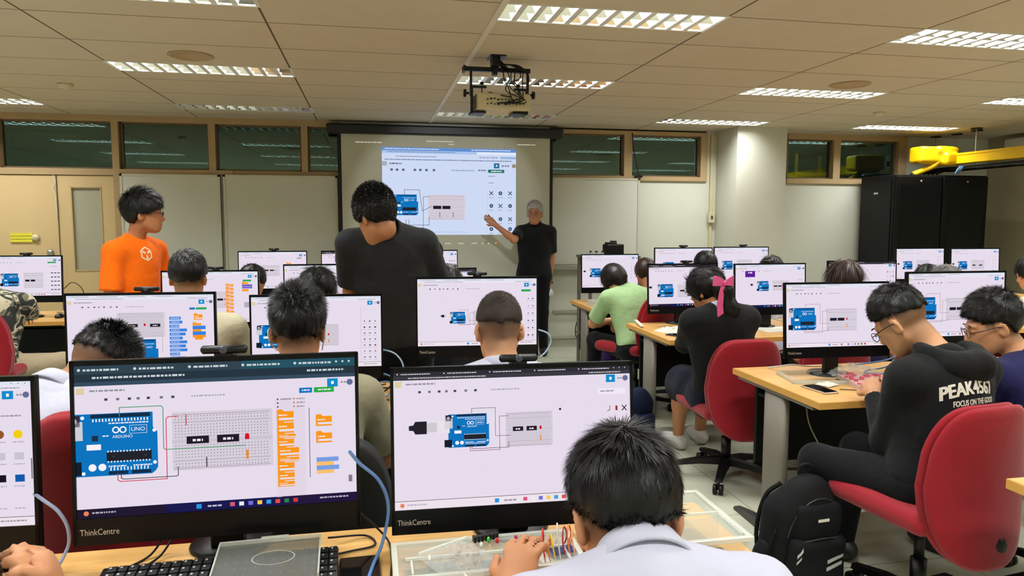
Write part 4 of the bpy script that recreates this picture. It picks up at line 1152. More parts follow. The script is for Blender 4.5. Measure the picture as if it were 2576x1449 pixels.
# ------------------------------------------------------------------ chairs
def task_chair(label, x, y, rz, lift=0.0, fabric=None):
    fabric = fabric or M_RED
    t = thing('task_chair', label, 'chair', (x, y, 0), rz, 'task chairs at the desks')
    zc, hh = .60+lift, .275
    def outline(a):
        ca, sa = math.cos(a), math.sin(a)
        px = math.copysign(abs(ca)**(.42 if sa > 0 else .62), ca); pz = math.copysign(abs(sa)**(.42 if sa > 0 else .62), sa)
        w = .222-.050*max(0, pz)**1.6-.040*max(0, -pz)**1.5
        return px*w, pz*hh
    def back(th, y0):
        b = MB(); n = 48; rings = []
        for side, seq in ((1, [0.02, .35, .65, .85, .95, 1.0]), (-1, [1.0, .95, .85, .65, .35, 0.02])):
            for rho in seq:
                if side < 0 and rho == 1.0: continue
                q = math.sqrt(max(0, 1-rho**6))*th
                ring = []
                for i in range(n):
                    ox, oz = outline(2*PI*i/n); x_, z_ = ox*rho, oz*rho
                    yy = y0 + 1.0*x_*x_ - .10*((z_/hh)**2)*.35 + (.012 if z_ > 0 else 0)*(z_/hh)
                    ring.append(Vector((x_, yy - side*q, zc+z_)))
                rings.append(ring)
        b.ring_solid(rings)
        return b
    back(.020, -.245).build('back_shell', fabric, t)
    back(.022, -.212).build('backrest', fabric, t)
    b = MB(); n = 14; rings = []
    for i, (r_, z_) in enumerate(((.022, 0), (.030, .006), (.032, .024), (.022, .034), (.005, .036))):
        rings.append([Vector((.035+math.cos(2*PI*k/28)*r_*(1.12 if k % 4 < 2 and r_ > .02 else 1), -.248-z_, .40+lift+math.sin(2*PI*k/28)*r_*(1.12 if k % 4 < 2 and r_ > .02 else 1))) for k in range(28)])
    b.ring_solid(rings, smooth=False); b.build('adjust_knob', M_BLACK, t)
    V, F = field_mesh([B_((0, .03, .455+lift), (.215, .225, .040), rnd=.038, k=.01), E_((0, .10, .475+lift), (.18, .15, .03), k=.03)], .012)
    np_mesh('seat', [(V, F, 0)], fabric, t)
    b = MB(); b.box(-.10, .10, -.10, .12, .375+lift, .42+lift, bev=.01).box(-.03, .03, -.25, -.08, .37+lift, .385+lift).box(-.03, .03, -.262, -.240, .36+lift, .44+lift)
    b.cyl((.10, .02, .38+lift), (.24, .04, .385+lift), .006).box(.22, .27, .02, .06, .378+lift, .39+lift)
    b.build('mechanism', M_BLACK, t)
    MB().cyl((0, 0, .10), (0, 0, .24), .028).cyl((0, 0, .24), (0, 0, .37+lift), .018).build('gas_column', M_BLACK, t)
    for k in range(5):
        a = 2*PI*k/5+.35; ca, sa = math.cos(a), math.sin(a)
        b = MB(); rings = []
        for q, w_, h0, h1 in ((.0, .034, .085, .125), (.15, .028, .085, .115), (.29, .020, .068, .088)):
            rings.append([Vector((ca*q-sa*w_*u, sa*q+ca*w_*u, h0 if v else h1)) for u, v in ((-1, 1), (1, 1), (.7, 0), (-.7, 0))])
        b.ring_solid(rings, smooth=False); arm = b.build('base_arm', M_BLACK, t)
        b = MB(); c = Vector((ca*.285, sa*.285, .028)); d = Vector((-sa, ca, 0))
        b.cyl(c-d*.026, c-d*.006, .028, n=16).cyl(c+d*.006, c+d*.026, .028, n=16).cyl(c+Vector((0, 0, .0)), c+Vector((0, 0, .05)), .008)
        b.build('caster', M_BLACK, arm)
    return t
M_CHB = mat('black_upholstery', (26, 27, 29), .7, noise=(60, .12))
task_chair('red task chair carrying the boy in the black hoodie, lower right', 1.96, 2.19, .12)
task_chair('red task chair behind the girl with the pink bow', 1.99, 3.70, -.02, -.03)
task_chair('red task chair turned sideways behind the person in pale green', 2.02, 5.22, .55, .05)
task_chair('red task chair at the lower left between the two nearest displays', -.64, 2.10, 0, .14)
task_chair('red task chair at the far left edge beside the camouflage shirt', -2.36, 4.95, .1, .08)
task_chair('red task chair seen under the display of the hoodie boy', 2.55, 3.72, 0, .02)
task_chair('red task chair behind the navy shirted boy with glasses', 3.12, 3.70, .1, .03)
task_chair('red task chair under the display left of the pink bow', 2.50, 5.28, -.3, .04)
task_chair('black task chair of the spiky haired boy in olive', -.16, 2.10, 0, .04, M_CHB)
task_chair('black task chair of the crew cut boy in white', .44, 2.08, 0, .02, M_CHB)

task_chair('black task chair under the person in cream and dark top, third row left', -.86, 3.62, 0, .02, M_CHB)
task_chair('black task chair under the tousled hair person, third row middle', -.24, 3.66, 0, .02, M_CHB)
task_chair('black task chair in the front row below the left whiteboard', -.80, 5.26, 0, .02, M_CHB)
task_chair('red task chair under the boy in navy at the right edge', 2.70, 2.20, .1, 0)
task_chair('red task chair under the cream shirted person at the right edge', 4.80, 4.28, 0, 0)
# ------------------------------------------------------------------ people
WHITE_SH = cloth('shirt_white', (190, 191, 210)); OLIVE = cloth('shirt_olive', (148, 142, 116)); BLACKSH = cloth('shirt_black', (19, 20, 22)); CHAR = cloth('polo_charcoal', (40, 41, 43))
ORSH = cloth('tshirt_orange', (250, 112, 12)); GRNSH = cloth('tshirt_pale_green', (170, 204, 150)); NAVY = cloth('shirt_navy', (34, 34, 78)); CREAMSH = cloth('shirt_cream', (214, 208, 184))
BEIGE = cloth('shirt_beige', (196, 188, 162)); TR_DARK = cloth('trousers_dark', (15, 16, 20)); TR_KHAKI = cloth('trousers_khaki', (178, 164, 136)); SKIRT = cloth('skirt_navy', (16, 20, 38))
def camo():
    m = bpy.data.materials.new('camouflage_cloth'); m.use_nodes = True; nt = m.node_tree; b = nt.nodes['Principled BSDF']; b.inputs['Roughness'].default_value = .85
    tc = nt.nodes.new('ShaderNodeTexCoord'); n = nt.nodes.new('ShaderNodeTexNoise'); n.inputs['Scale'].default_value = 11; n.inputs['Detail'].default_value = 1.5; n.inputs['Distortion'].default_value = 1.2
    nt.links.new(tc.outputs['Object'], n.inputs['Vector']); r = nt.nodes.new('ShaderNodeValToRGB'); r.color_ramp.interpolation = 'CONSTANT'
    e = r.color_ramp.elements; e[0].color = (*lin((34, 36, 36)), 1); e[0].position = 0; e[1].color = (*lin((112, 112, 92)), 1); e[1].position = .47
    q = e.new(.53); q.color = (*lin((206, 200, 172)), 1); q = e.new(.62); q.color = (*lin((44, 46, 44)), 1)
    nt.links.new(n.outputs[0], r.inputs[0]); nt.links.new(r.outputs[0], b.inputs['Base Color'])
    return m
HB = hair_mat(); HBR = hair_mat('hair_brown', (52, 34, 26)); HCR = hair_mat('hair_crew', (44, 33, 27), .6); HGR = hair_mat('hair_grey', (172, 166, 160), .6)
P = {}
# nearest boy, back to the camera
P['1'] = make_person('nearest person, black haired boy in white shirt with his back to the camera', (.390, 1.040, 1.000), yaw=-.03, pitch=.50, lids_off=True, N=(.385, .945, .955), Pv=(.385, .80, .47), skin=SK3(), shirt=WHITE_SH, trousers=TR_DARK, collar=WHITE_SH,
    hands={-1: (.235, 1.185, .805), 1: (.52, 1.33, .80)}, poles={-1: np.array((-.3, -.1, -1.)), 1: np.array((1.0, .2, -.4))}, curl={-1: .55, 1: .5}, palms={-1: (.3, .2, -1), 1: (-.2, 0, -1)}, res=.0065, sh_w=.185,
    hair=dict(style='taper', thick=.020, side=.009, strands=30000, length=.038, lift=.24, wid=.0013, mess=.16, res=.006, whorl=(.0, -.045, .115), seed=3), stub=('taper', .96, -.092))
P['3'] = make_person('spiky haired boy with glasses in white shirt, head bent to his right', (-.790, 2.27, 1.03), yaw=-.40, pitch=.85, roll=.16, N=(-.86, 2.13, .99), Pv=(-.82, 1.98, .52), skin=SK3(), shirt=WHITE_SH, trousers=TR_DARK, collar=WHITE_SH, by=-.15,
    hair=dict(style='high', thick=.022, side=.002, strands=12000, length=.026, lift=.80, wid=.0016, mess=.3, res=.007, seed=4), stub=('high', .95, -.10), res=.009, glass=(24, 20, 20), sh_w=.19, bulk=1.05)
P['4'] = make_person('boy in olive shirt with upright dark hair and white mask straps', (-.228, 2.36, 1.115), yaw=-.04, pitch=.12, N=(-.225, 2.30, .965), Pv=(-.21, 2.16, .50), skin=SK3(), shirt=OLIVE, trousers=TR_DARK,
    hair=dict(style='taper', thick=.026, side=.008, strands=14000, length=.034, lift=.55, wid=.0015, mess=.3, res=.007, seed=5), stub=('taper', .96, -.085), res=.009, sh_w=.20, bulk=1.1)
P['5'] = make_person('crew cut boy in white shirt in front of the second row display', (.435, 2.42, 1.09), yaw=0, pitch=.18, N=(.435, 2.35, .962), Pv=(.44, 2.18, .50), skin=SK1(), shirt=WHITE_SH, trousers=TR_DARK, collar=WHITE_SH,
    hair=dict(style='crew', thick=.013, side=.001, strands=14000, length=.010, lift=.6, wid=.0012, mess=.5, res=.007, seed=6, m=HCR), stub=('crew', .97, -.085), res=.009, sh_w=.20, bulk=1.08)
P['6'] = make_person('person in cream and dark top left of the orange code display', (-.868, 3.72, 1.185), yaw=.05, pitch=.1, skin=SK3(), shirt=BEIGE, trousers=TR_DARK, bulk=1.15, sh_w=.21,
    hair=dict(style='taper', thick=.020, side=.010, strands=7000, length=.020, lift=.4, wid=.0022, mess=.4, res=.009, seed=7), stub=('taper', .95, -.07))
P['7'] = make_person('person with tousled dark hair bent low before a third row display', (-.28, 3.84, 1.085), yaw=-.5, pitch=.65, skin=SK3(), shirt=BLACKSH, trousers=TR_DARK, glass=(150, 120, 100),
    hair=dict(style='full', thick=.026, side=.014, strands=7000, length=.045, lift=.22, wid=.0024, mess=.35, res=.009, seed=8), stub=('full', .8, -.07))
P['8'] = make_person('person in white shirt looking right, front row under the left whiteboard', (-.838, 5.42, 1.02), yaw=-.6, pitch=.45, skin=SK3(), shirt=WHITE_SH, trousers=TR_DARK, glass=None,
    hair=dict(style='full', thick=.018, side=.010, strands=700, length=.03, lift=.4, wid=.005, res=.012, seed=9), res=.014)
P['9'] = make_person('man standing in charcoal polo shirt with curly black hair, back turned', (.036, 3.42, 1.480), yaw=.60, pitch=.45, roll=-.05, N=(.085, 3.495, 1.420), Pv=(.135, 3.60, .86), skin=SK3(), shirt=CHAR, trousers=TR_DARK, collar=CHAR, standing=True, sh_w=.185, bulk=1.06, hem=-.16, by=.1,
    hands={-1: (-.06, 3.80, .90), 1: (.40, 3.78, .92)}, hair=dict(style='full', thick=.036, side=.012, strands=16000, length=.024, lift=.75, wid=.0024, mess=2.2, res=.008, seed=10, sl=.75), stub=('taper', .95, -.075), res=.010, group='people standing in the classroom')
P['10'] = make_person('elderly grey haired man in black shirt pointing at the projector screen', (1.748, 7.55, 1.545), yaw=PI-.35, pitch=.05, N=(1.765, 7.60, 1.41), Pv=(1.76, 7.62, .90), by=PI-.3, skin=SK2(), shirt=BLACKSH, trousers=TR_DARK, collar=BLACKSH, standing=True, sh_w=.17, hem=-.15, bulk=1.1,
    hands={1: (1.300, 7.42, 1.43), -1: (1.925, 7.58, .832)}, poles={1: np.array((-.2, -1, -.5)), -1: np.array((.2, .4, 0))}, palms={1: (0, -1, .3), -1: (-1, 0, 0)}, curl={1: .25, -1: .8}, hair=dict(style='short', thick=.020, side=.010, strands=1500, length=.026, lift=.45, wid=.004, res=.009, seed=11, m=HGR), res=.009, group='people standing in the classroom', glass=(70, 64, 58),
    feet={1: (1.66, 7.66, .075), -1: (1.87, 7.62, .075)})
P['11'] = make_person('young man standing in an orange t-shirt with white cube emblem', (-1.334, 4.70, 1.505), yaw=-1.38, pitch=-.03, N=(-1.395, 4.72, 1.345), Pv=(-1.42, 4.72, .88), by=-2.0, skin=SK2(), shirt=ORSH, trousers=TR_DARK, standing=True, sh_w=.185, hem=-.12, bulk=.97,
    hands={1: (-1.455, 4.57, .765), -1: (-1.27, 4.90, .78)}, poles={1: np.array((-.2, -.5, 0)), -1: np.array((.0, .6, 0))}, palms={1: (1, 0, 0), -1: (-1, 0, 0)}, glass=(40, 34, 32),
    hair=dict(style='full', thick=.034, side=.018, strands=9000, length=.045, lift=.22, wid=.0022, mess=.35, res=.008, seed=12), res=.009, group='people standing in the classroom')
P['12'] = make_person('brown haired person just left of the man in the charcoal polo', (-.162, 5.5, 1.15), pitch=.3, skin=SK1(), shirt=BLACKSH, hair=dict(style='long', thick=.022, side=.014, strands=500, length=.05, lift=.1, wid=.006, res=.012, m=HBR, fall=.5), res=.016, trousers=TR_DARK)
P['13'] = make_person('person with dark hair peeking out right of the polo man, front row', (.462, 5.5, 1.19), pitch=.3, skin=SK1(), shirt=BLACKSH, hair=dict(style='long', thick=.022, side=.014, strands=500, length=.05, lift=.1, wid=.006, res=.012, fall=.5), res=.016, trousers=TR_DARK)
P['14'] = make_person('dark long haired person right of the polo man, third row', (.430, 4.10, 1.080), pitch=.5, skin=SK1(), shirt=BLACKSH, hair=dict(style='long', thick=.022, side=.014, strands=900, length=.08, lift=.1, wid=.005, res=.010, fall=.5), res=.014, trousers=TR_DARK)
P['16'] = make_person('person in pale green t-shirt bent forward on a red chair', (1.885, 5.36, 1.00), yaw=.2, pitch=.75, N=(1.96, 5.27, .935), Pv=(2.02, 5.14, .52), by=.25, skin=SK1(), shirt=GRNSH, trousers=TR_DARK, hands={-1: (1.93, 5.55, .66), 1: (2.05, 5.58, .66)}, sh_w=.18, poles={-1: np.array((-.7, -.1, -.4))},
    hair=dict(style='long', thick=.020, side=.014, strands=2500, length=.07, lift=.12, wid=.003, res=.009, fall=.5, m=hair_mat('hair_dark_brown', (26, 18, 17)), extra=lambda H, Rh, s: [C_(H+np.array((.01, -.06, .04)), H+np.array((.035, -.075, -.045)), .070, .050, .04), C_(H+np.array((-.05, -.02, .0)), H+np.array((-.06, -.0, -.07)), .035, .022, .03)]), res=.010, bulk=1.05)
def pony(H, Rh, s):
    a = H+np.array((.01, -.095, .055)); g = lambda *v: a+np.array(v)
    return [C_(a, g(.02, -.03, -.03), .036, .040, .03), C_(g(.02, -.03, -.03), g(.050, -.040, -.13), .046, .048, .03), C_(g(.050, -.040, -.13), g(.105, -.040, -.26), .046, .018, .03)]
P['17'] = make_person('girl in black sweater with a pink bow in her ponytail', (1.845, 3.69, 1.075), yaw=.45, pitch=.55, N=(1.885, 3.61, .985), Pv=(1.975, 3.72, .50), by=.15, skin=SK3(), shirt=BLACKSH, sleeve='long', skirt=SKIRT, shin_bare=True, sh_w=.185, bulk=1.12, collar=WHITE_SH,
    hands={-1: (1.88, 4.03, .74), 1: (2.04, 4.06, .74)}, knees={-1: (1.90, 4.12, .49), 1: (2.08, 4.14, .49)}, feet={-1: (1.95, 4.26, .08), 1: (2.14, 4.34, .08)},
    hair=dict(style='long', thick=.022, side=.021, strands=5000, length=.06, lift=.04, wid=.0024, mess=.10, res=.008, whorl=(0, .08, .09), seed=13, extra=pony), res=.009)
P['18'] = make_person('person with black hair in the front row, left of the wall pillar', (2.728, 5.5, 1.085), pitch=.35, skin=SK1(), shirt=WHITE_SH, hair=dict(style='long', thick=.022, side=.014, strands=700, length=.06, lift=.1, wid=.006, res=.012, fall=.5), res=.016, trousers=TR_DARK)
P['19'] = make_person('person whose dark hair shows behind the display with the purple tile', (3.33, 5.5, 1.04), pitch=.4, skin=SK1(), shirt=WHITE_SH, hair=dict(style='full', thick=.022, side=.014, strands=500, length=.05, lift=.2, wid=.006, res=.012), res=.016, trousers=TR_DARK)
P['25'] = make_person('brown haired person between the pale green shirt and the next display', (2.300, 5.74, 1.02), pitch=.35, skin=SK2(), shirt=BLACKSH, hair=dict(style='long', thick=.02, side=.012, strands=500, length=.05, lift=.1, wid=.006, res=.012, m=HBR, fall=.5), res=.016, trousers=TR_DARK)
P['20'] = make_person('long brown haired person before a third row display, right side', (2.87, 3.92, 1.095), pitch=.3, skin=SK1(), shirt=NAVY, hair=dict(style='long', thick=.022, side=.014, strands=2000, length=.10, lift=.06, wid=.004, mess=.15, res=.010, fall=.5, m=HBR), res=.014, trousers=TR_DARK)
P['21'] = make_person('person with grey streaked hair behind the navy boy display', (3.60, 3.92, 1.05), pitch=.4, skin=SK1(), shirt=NAVY, hair=dict(style='full', thick=.022, side=.014, strands=1200, length=.05, lift=.15, wid=.005, res=.011, m=hair_mat('hair_painted_sheen', (96, 92, 92), .5)), res=.016, trousers=TR_DARK)  # reflected light on this hair is put into its grey colour
P['21b'] = make_person('person with black hair in front of the left cabinet display', (4.42, 5.0, .985), pitch=.5, skin=SK1(), shirt=NAVY, hair=dict(style='full', thick=.022, side=.014, strands=700, length=.05, lift=.2, wid=.006, res=.012), res=.016, trousers=TR_DARK)
P['22'] = make_person('person in cream shirt cut off by the right edge of the photo', (4.79, 4.42, 1.085), pitch=.3, yaw=.3, skin=SK1(), shirt=CREAMSH, hair=dict(style='long', thick=.022, side=.014, strands=1200, length=.06, lift=.1, wid=.005, res=.011, fall=.5), res=.014, trousers=TR_DARK)
P['23'] = make_person('boy with glasses in a black hoodie lettered PEAK4567 on its back', (1.985, 2.36, 1.085), yaw=.42, pitch=.62, roll=-.12, N=(2.065, 2.235, .965), Pv=(2.0, 2.18, .52), by=.22, skin=SK1(), shirt=BLACKSH, sleeve='long', trousers=TR_DARK, sh_w=.205, bulk=1.15,
    hands={-1: (1.985, 2.50, .770), 1: (2.30, 2.66, .78)}, poles={-1: np.array((-.35, -.6, -1.)), 1: np.array((1., 0, -.6))}, palms={-1: (.6, .2, -.6), 1: (0, 0, -1)}, knees={-1: (1.74, 2.50, .52), 1: (2.0, 2.60, .52)}, feet={-1: (1.80, 2.70, .08), 1: (2.02, 2.70, .08)}, glass=(40, 40, 60),
    hair=dict(style='high', thick=.026, side=.002, strands=14000, length=.022, lift=.35, wid=.0015, mess=.25, res=.007, seed=14), stub=('high', .90, -.095), res=.0075)
P['24'] = make_person('boy with glasses in a navy shirt at the right edge', (2.535, 2.50, 1.035), yaw=1.08, pitch=.30, N=(2.63, 2.43, .90), Pv=(2.70, 2.22, .50), by=.2, skin=SK1(), shirt=NAVY, trousers=TR_DARK, sh_w=.19, bulk=1.15, glass=(56, 36, 32), hands={-1: (2.42, 2.68, .77), 1: (2.8, 2.7, .77)}, jaw=1.08,
    hair=dict(style='short', thick=.032, side=.004, strands=14000, length=.030, lift=.30, wid=.0015, mess=.25, res=.007, seed=15), stub=('short', .95, -.08), res=.0075)
P['15'] = make_person('person in a camouflage shirt leaning on the far left desk', (-2.52, 5.28, 1.07), yaw=.1, pitch=.5, N=(-2.42, 5.2, .98), Pv=(-2.40, 4.98, .54), by=-.2, skin=SK3(), shirt=camo(), sleeve='long', trousers=TR_KHAKI, sh_w=.21, bulk=1.25, hands={-1: (-2.65, 5.75, .78), 1: (-2.42, 5.70, .78)}, poles={1: np.array((1., 0, -.3))},
    knees={1: (-2.05, 5.28, .52), -1: (-2.4, 5.4, .52)}, hair=dict(style='full', thick=.02, side=.01, strands=900, length=.04, lift=.3, wid=.005, res=.011, m=HBR), res=.012)
P['2'] = make_person('person at the lower left corner, only dark hair and a bare hand visible', (-.540, .90, .975), yaw=-.1, pitch=.6, N=(-.60, .79, .915), Pv=(-.64, .62, .50), skin=SK3(), shirt=WHITE_SH, trousers=TR_DARK, res=.010, sh_w=.17,
    hands={1: (-.410, 1.0, .945), -1: (-.90, 1.1, .80)}, curl={1: .95, -1: .4}, palms={1: (-1, -.3, 0), -1: (0, 0, -1)}, poles={1: np.array((.2, .6, -1.))}, hair=dict(style='full', thick=.024, side=.012, strands=7000, length=.025, lift=.12, wid=.0018, mess=.2, res=.009))

# ------------------------------------------------------------------ lettering and trims that follow cloth
def decal(name, tris, org, xa, ya, dr, target, m, parent, off=.0018, label=None):
    """tris: list of 3 (x, y) points on a flat sheet laid onto the target cloth along dr"""
    mw = Matrix.Translation(target.parent.location) if target.parent else Matrix()
    me = target.data; bv = BVHTree.FromPolygons([mw @ v.co for v in me.vertices], [p.vertices[:] for p in me.polygons])
    org = Vector(org); xa = Vector(xa).normalized(); ya = Vector(ya).normalized(); dr = Vector(dr).normalized()
    V, F = [], []
    par = parent.location
    for t in tris:
        q = []
        for x, y in t:
            p = org+xa*x+ya*y
            hit = bv.ray_cast(p-dr*.3, dr, .8)
            h = hit[0] if hit[0] is not None else p
            q.append(h-dr*off-par)
        n = len(V); V += q; F.append((n, n+1, n+2))
    return raw(name, V, F, m, None, parent)
def subdiv(tris, mx):
    out = []; st = list(tris)
    while st:
        a, b, c = st.pop(); L = [math.dist(a, b), math.dist(b, c), math.dist(c, a)]; k = L.index(max(L))
        if L[k] < mx: out.append((a, b, c)); continue
        if k == 0: m = ((a[0]+b[0])/2, (a[1]+b[1])/2); st += [(a, m, c), (m, b, c)]
        elif k == 1: m = ((b[0]+c[0])/2, (b[1]+c[1])/2); st += [(a, b, m), (a, m, c)]
        else: m = ((a[0]+c[0])/2, (a[1]+c[1])/2); st += [(a, b, m), (m, b, c)]
    return out
def shirt_of(p): return [c for c in p['t'].children if c.name.startswith('shirt')][0]
M_PRINT = mat('print_white', (232, 228, 214), .7, noise=(60, .06))
def letters(txt, x0, y0, size, sx, arc=0.0, bold=.004):
    V, T = text_tris(txt, size); w = V[:, 0].max()*sx; out = []
    for dx, dy in ((0, 0), (bold, 0), (0, bold*.5), (bold, bold*.5)):
        for t in T: out.append(tuple((x0+V[i][0]*sx+dx-w/2, y0+V[i][1]+dy+arc*((V[i][0]*sx-w/2)/w*2)**2) for i in t))
    return subdiv(out, .012)
def prints():
    p = P['23']; sh = shirt_of(p); by = .22; r = (math.cos(by), math.sin(by), 0); f = Vector((-math.sin(by), math.cos(by), -.35))
    c = Vector(p['N'])+Vector((-.030, -.15, -.092))
    decal('back_print', letters('PEAK4567', 0, 0, .064, .82, -.010, .005)+letters('FOCUS ON THE GOOD', .022, -.036, .027, .66, 0, .002), c, r, (0, .25, 1), f, sh, M_PRINT, p['t'])
    p = P['11']; sh = shirt_of(p); by = -2.0; f = Vector((-math.sin(by), math.cos(by), 0)); r = Vector((math.cos(by), math.sin(by), 0))
    c = Vector(p['N'])+f*.12+Vector((0, 0, -.072))+r*.03
    tr = []
    def seg(a, b, w=.0042):
        d = math.dist(a, b); nx, ny = -(b[1]-a[1])/d*w, (b[0]-a[0])/d*w
        tr.extend([((a[0]+nx, a[1]+ny), (a[0]-nx, a[1]-ny), (b[0]-nx, b[1]-ny)), ((a[0]+nx, a[1]+ny), (b[0]-nx, b[1]-ny), (b[0]+nx, b[1]+ny))])
    hx = [(.040*math.sin(k*PI/3), .040*math.cos(k*PI/3)) for k in range(6)]
    for k in range(6): seg(hx[k], hx[(k+1) % 6])
    for k in (1, 3, 5): seg((hx[k][0]*.2, hx[k][1]*.2), (hx[k][0]*.8, hx[k][1]*.8), .006)
    decal('chest_emblem', subdiv(tr, .012), c, -r, (0, 0, 1), -f, sh, mat('print_pale', (250, 226, 190), .7, noise=(60, .05)), p['t'])
prints()
def bow():
    p = P['17']; off = Vector(p['t'].location); H, Rh = p['H'], p['Rh']
    c = Vector(H+np.array((.012, -.155, .065)))-off
    pink = mat('ribbon_pink', (240, 96, 158), .55, noise=(30, .06), bump=(30, .2, .01))
    b = MB(); th = .003
    X = Vector((1, .1, 0)).normalized(); Z = Vector((0, -.05, 1)); Y = Vector((.1, -1, 0)).normalized()
    def strip(pts):
        rings = []
        for x, z, w, y, dx in pts:
            ce = c+X*x+Z*z+Y*y
            a = X*dx[0]+Z*dx[1]; a.normalize()
            rings.append([ce-a*w+Y*th, ce+a*w+Y*th, ce+a*w-Y*th, ce-a*w-Y*th])
        b.ring_solid(rings, smooth=False)
    for q in (1, -1):
        strip([(0, 0, .008, .006, (0, 1)), (q*.025, .010, .022, .020, (0, 1)), (q*.055, .016, .028, .012, (0, 1)), (q*.062, .012, .024, .0, (0, 1)), (q*.03, .008, .016, -.004, (0, 1)), (0, 0, .006, -.004, (0, 1))])
    strip([(-.006, -.005, .008, .010, (1, 0)), (-.018, -.05, .014, .016, (1, 0)), (-.020, -.12, .017, .012, (1, 0)), (-.014, -.19, .019, .016, (1, 0))])
    strip([(.006, -.005, .008, .010, (1, .3)), (.030, -.05, .013, .012, (1, .3)), (.060, -.11, .014, .006, (1, .3)), (.088, -.165, .012, .004, (1, .3))])
    b.box(c.x-.010, c.x+.010, c.y-.022, c.y+.0, c.z-.011, c.z+.011, bev=.004)
    b.build('hair_bow', pink, p['t'])
bow()
def worn():
    p = P['1']; off = Vector(p['t'].location); El, Wt = p['arm'][-1]
    d = Vector(Wt-El).normalized(); c = Vector(Wt)-d*.012-off; x = d.orthogonal().normalized(); y = d.cross(x); b = MB(); rings = []
    for r_, z_ in ((.029, -.011), (.033, -.011), (.033, .011), (.029, .011), (.029, -.011)):
        rings.append([c+d*z_+(x*math.cos(2*PI*i/24)+y*math.sin(2*PI*i/24))*r_ for i in range(24)])
    b.ring_solid(rings, cap=False); b.build('watch_strap', mat('strap_beige', (196, 184, 172), .6, noise=(40, .05)), p['t'])
    p = P['10']; off = Vector(p['t'].location); El, Wt = p['arm'][-1]; d = Vector(Wt-El).normalized(); c = Vector(Wt)-d*.02-off
    MB().cyl(c-d*.014, c+d*.014, .031, n=16).build('wrist_watch', M_BLACK, p['t'])
    hand = Vector(Wt)+d*.10
    m = thing('face_mask', 'white face mask dangling from the hand of the elderly man in black', 'face mask', tuple(hand))
    b = MB(); rings = []
    for z_, w_, dd in ((0, .030, .012), (-.03, .048, .030), (-.06, .052, .034), (-.09, .030, .018)):
        rings.append([Vector((math.cos(a)*w_, math.sin(a)*dd, z_)) for a in [2*PI*i/14 for i in range(14)]])
    b.ring_solid(rings); b.build('mask_panel', mat('mask_white', (226, 226, 222), .8, noise=(40, .05)), m)
    MB().tube([(-.03, 0, -.01), (-.02, 0, .02), (0, 0, .03), (.02, 0, .02), (.03, 0, -.01)], .0015).build('ear_loop', M_WHITE, m)
    p = P['4']; off = Vector(p['t'].location); H, Rh = p['H'], p['Rh']
    for q in (1, -1):
        b = MB(); b.tube([Vector(H+Rh @ np.array(v))-off for v in ((q*.060, .070, -.03), (q*.076, .02, -.015), (q*.086, -.022, .012), (q*.087, -.036, -.004), (q*.080, -.026, -.034), (q*.068, .05, -.06))], .0022, 6, 5)
        b.build('mask_strap', M_WHITE, p['t'])
    p = P['23']; off = Vector(p['t'].location); N = p['N']; Q = []
    f0 = lambda a: N+np.array((math.sin(a)*.100, -math.cos(a)*.082-.010, .030-.030*math.cos(a)))
    for k in range(8):
        a0 = -1.9+k*.475; Q.append(C_(f0(a0), f0(a0+.475), .030+.008*math.cos(a0), .030+.008*math.cos(a0+.475), .03))
    Q.append(E_(N+np.array((.01, -.105, -.020)), (.105, .034, .050), None, .04)); Q.append(E_(N+np.array((.05, -.115, .005)), (.045, .030, .035), None, .03)); Q.append(E_(N+np.array((-.05, -.11, -.0)), (.045, .028, .030), None, .03))
    V, F = field_mesh(Q, .009); np_mesh('hood', [(V-np.array(off), F, 0)], BLACKSH, p['t'])
worn()

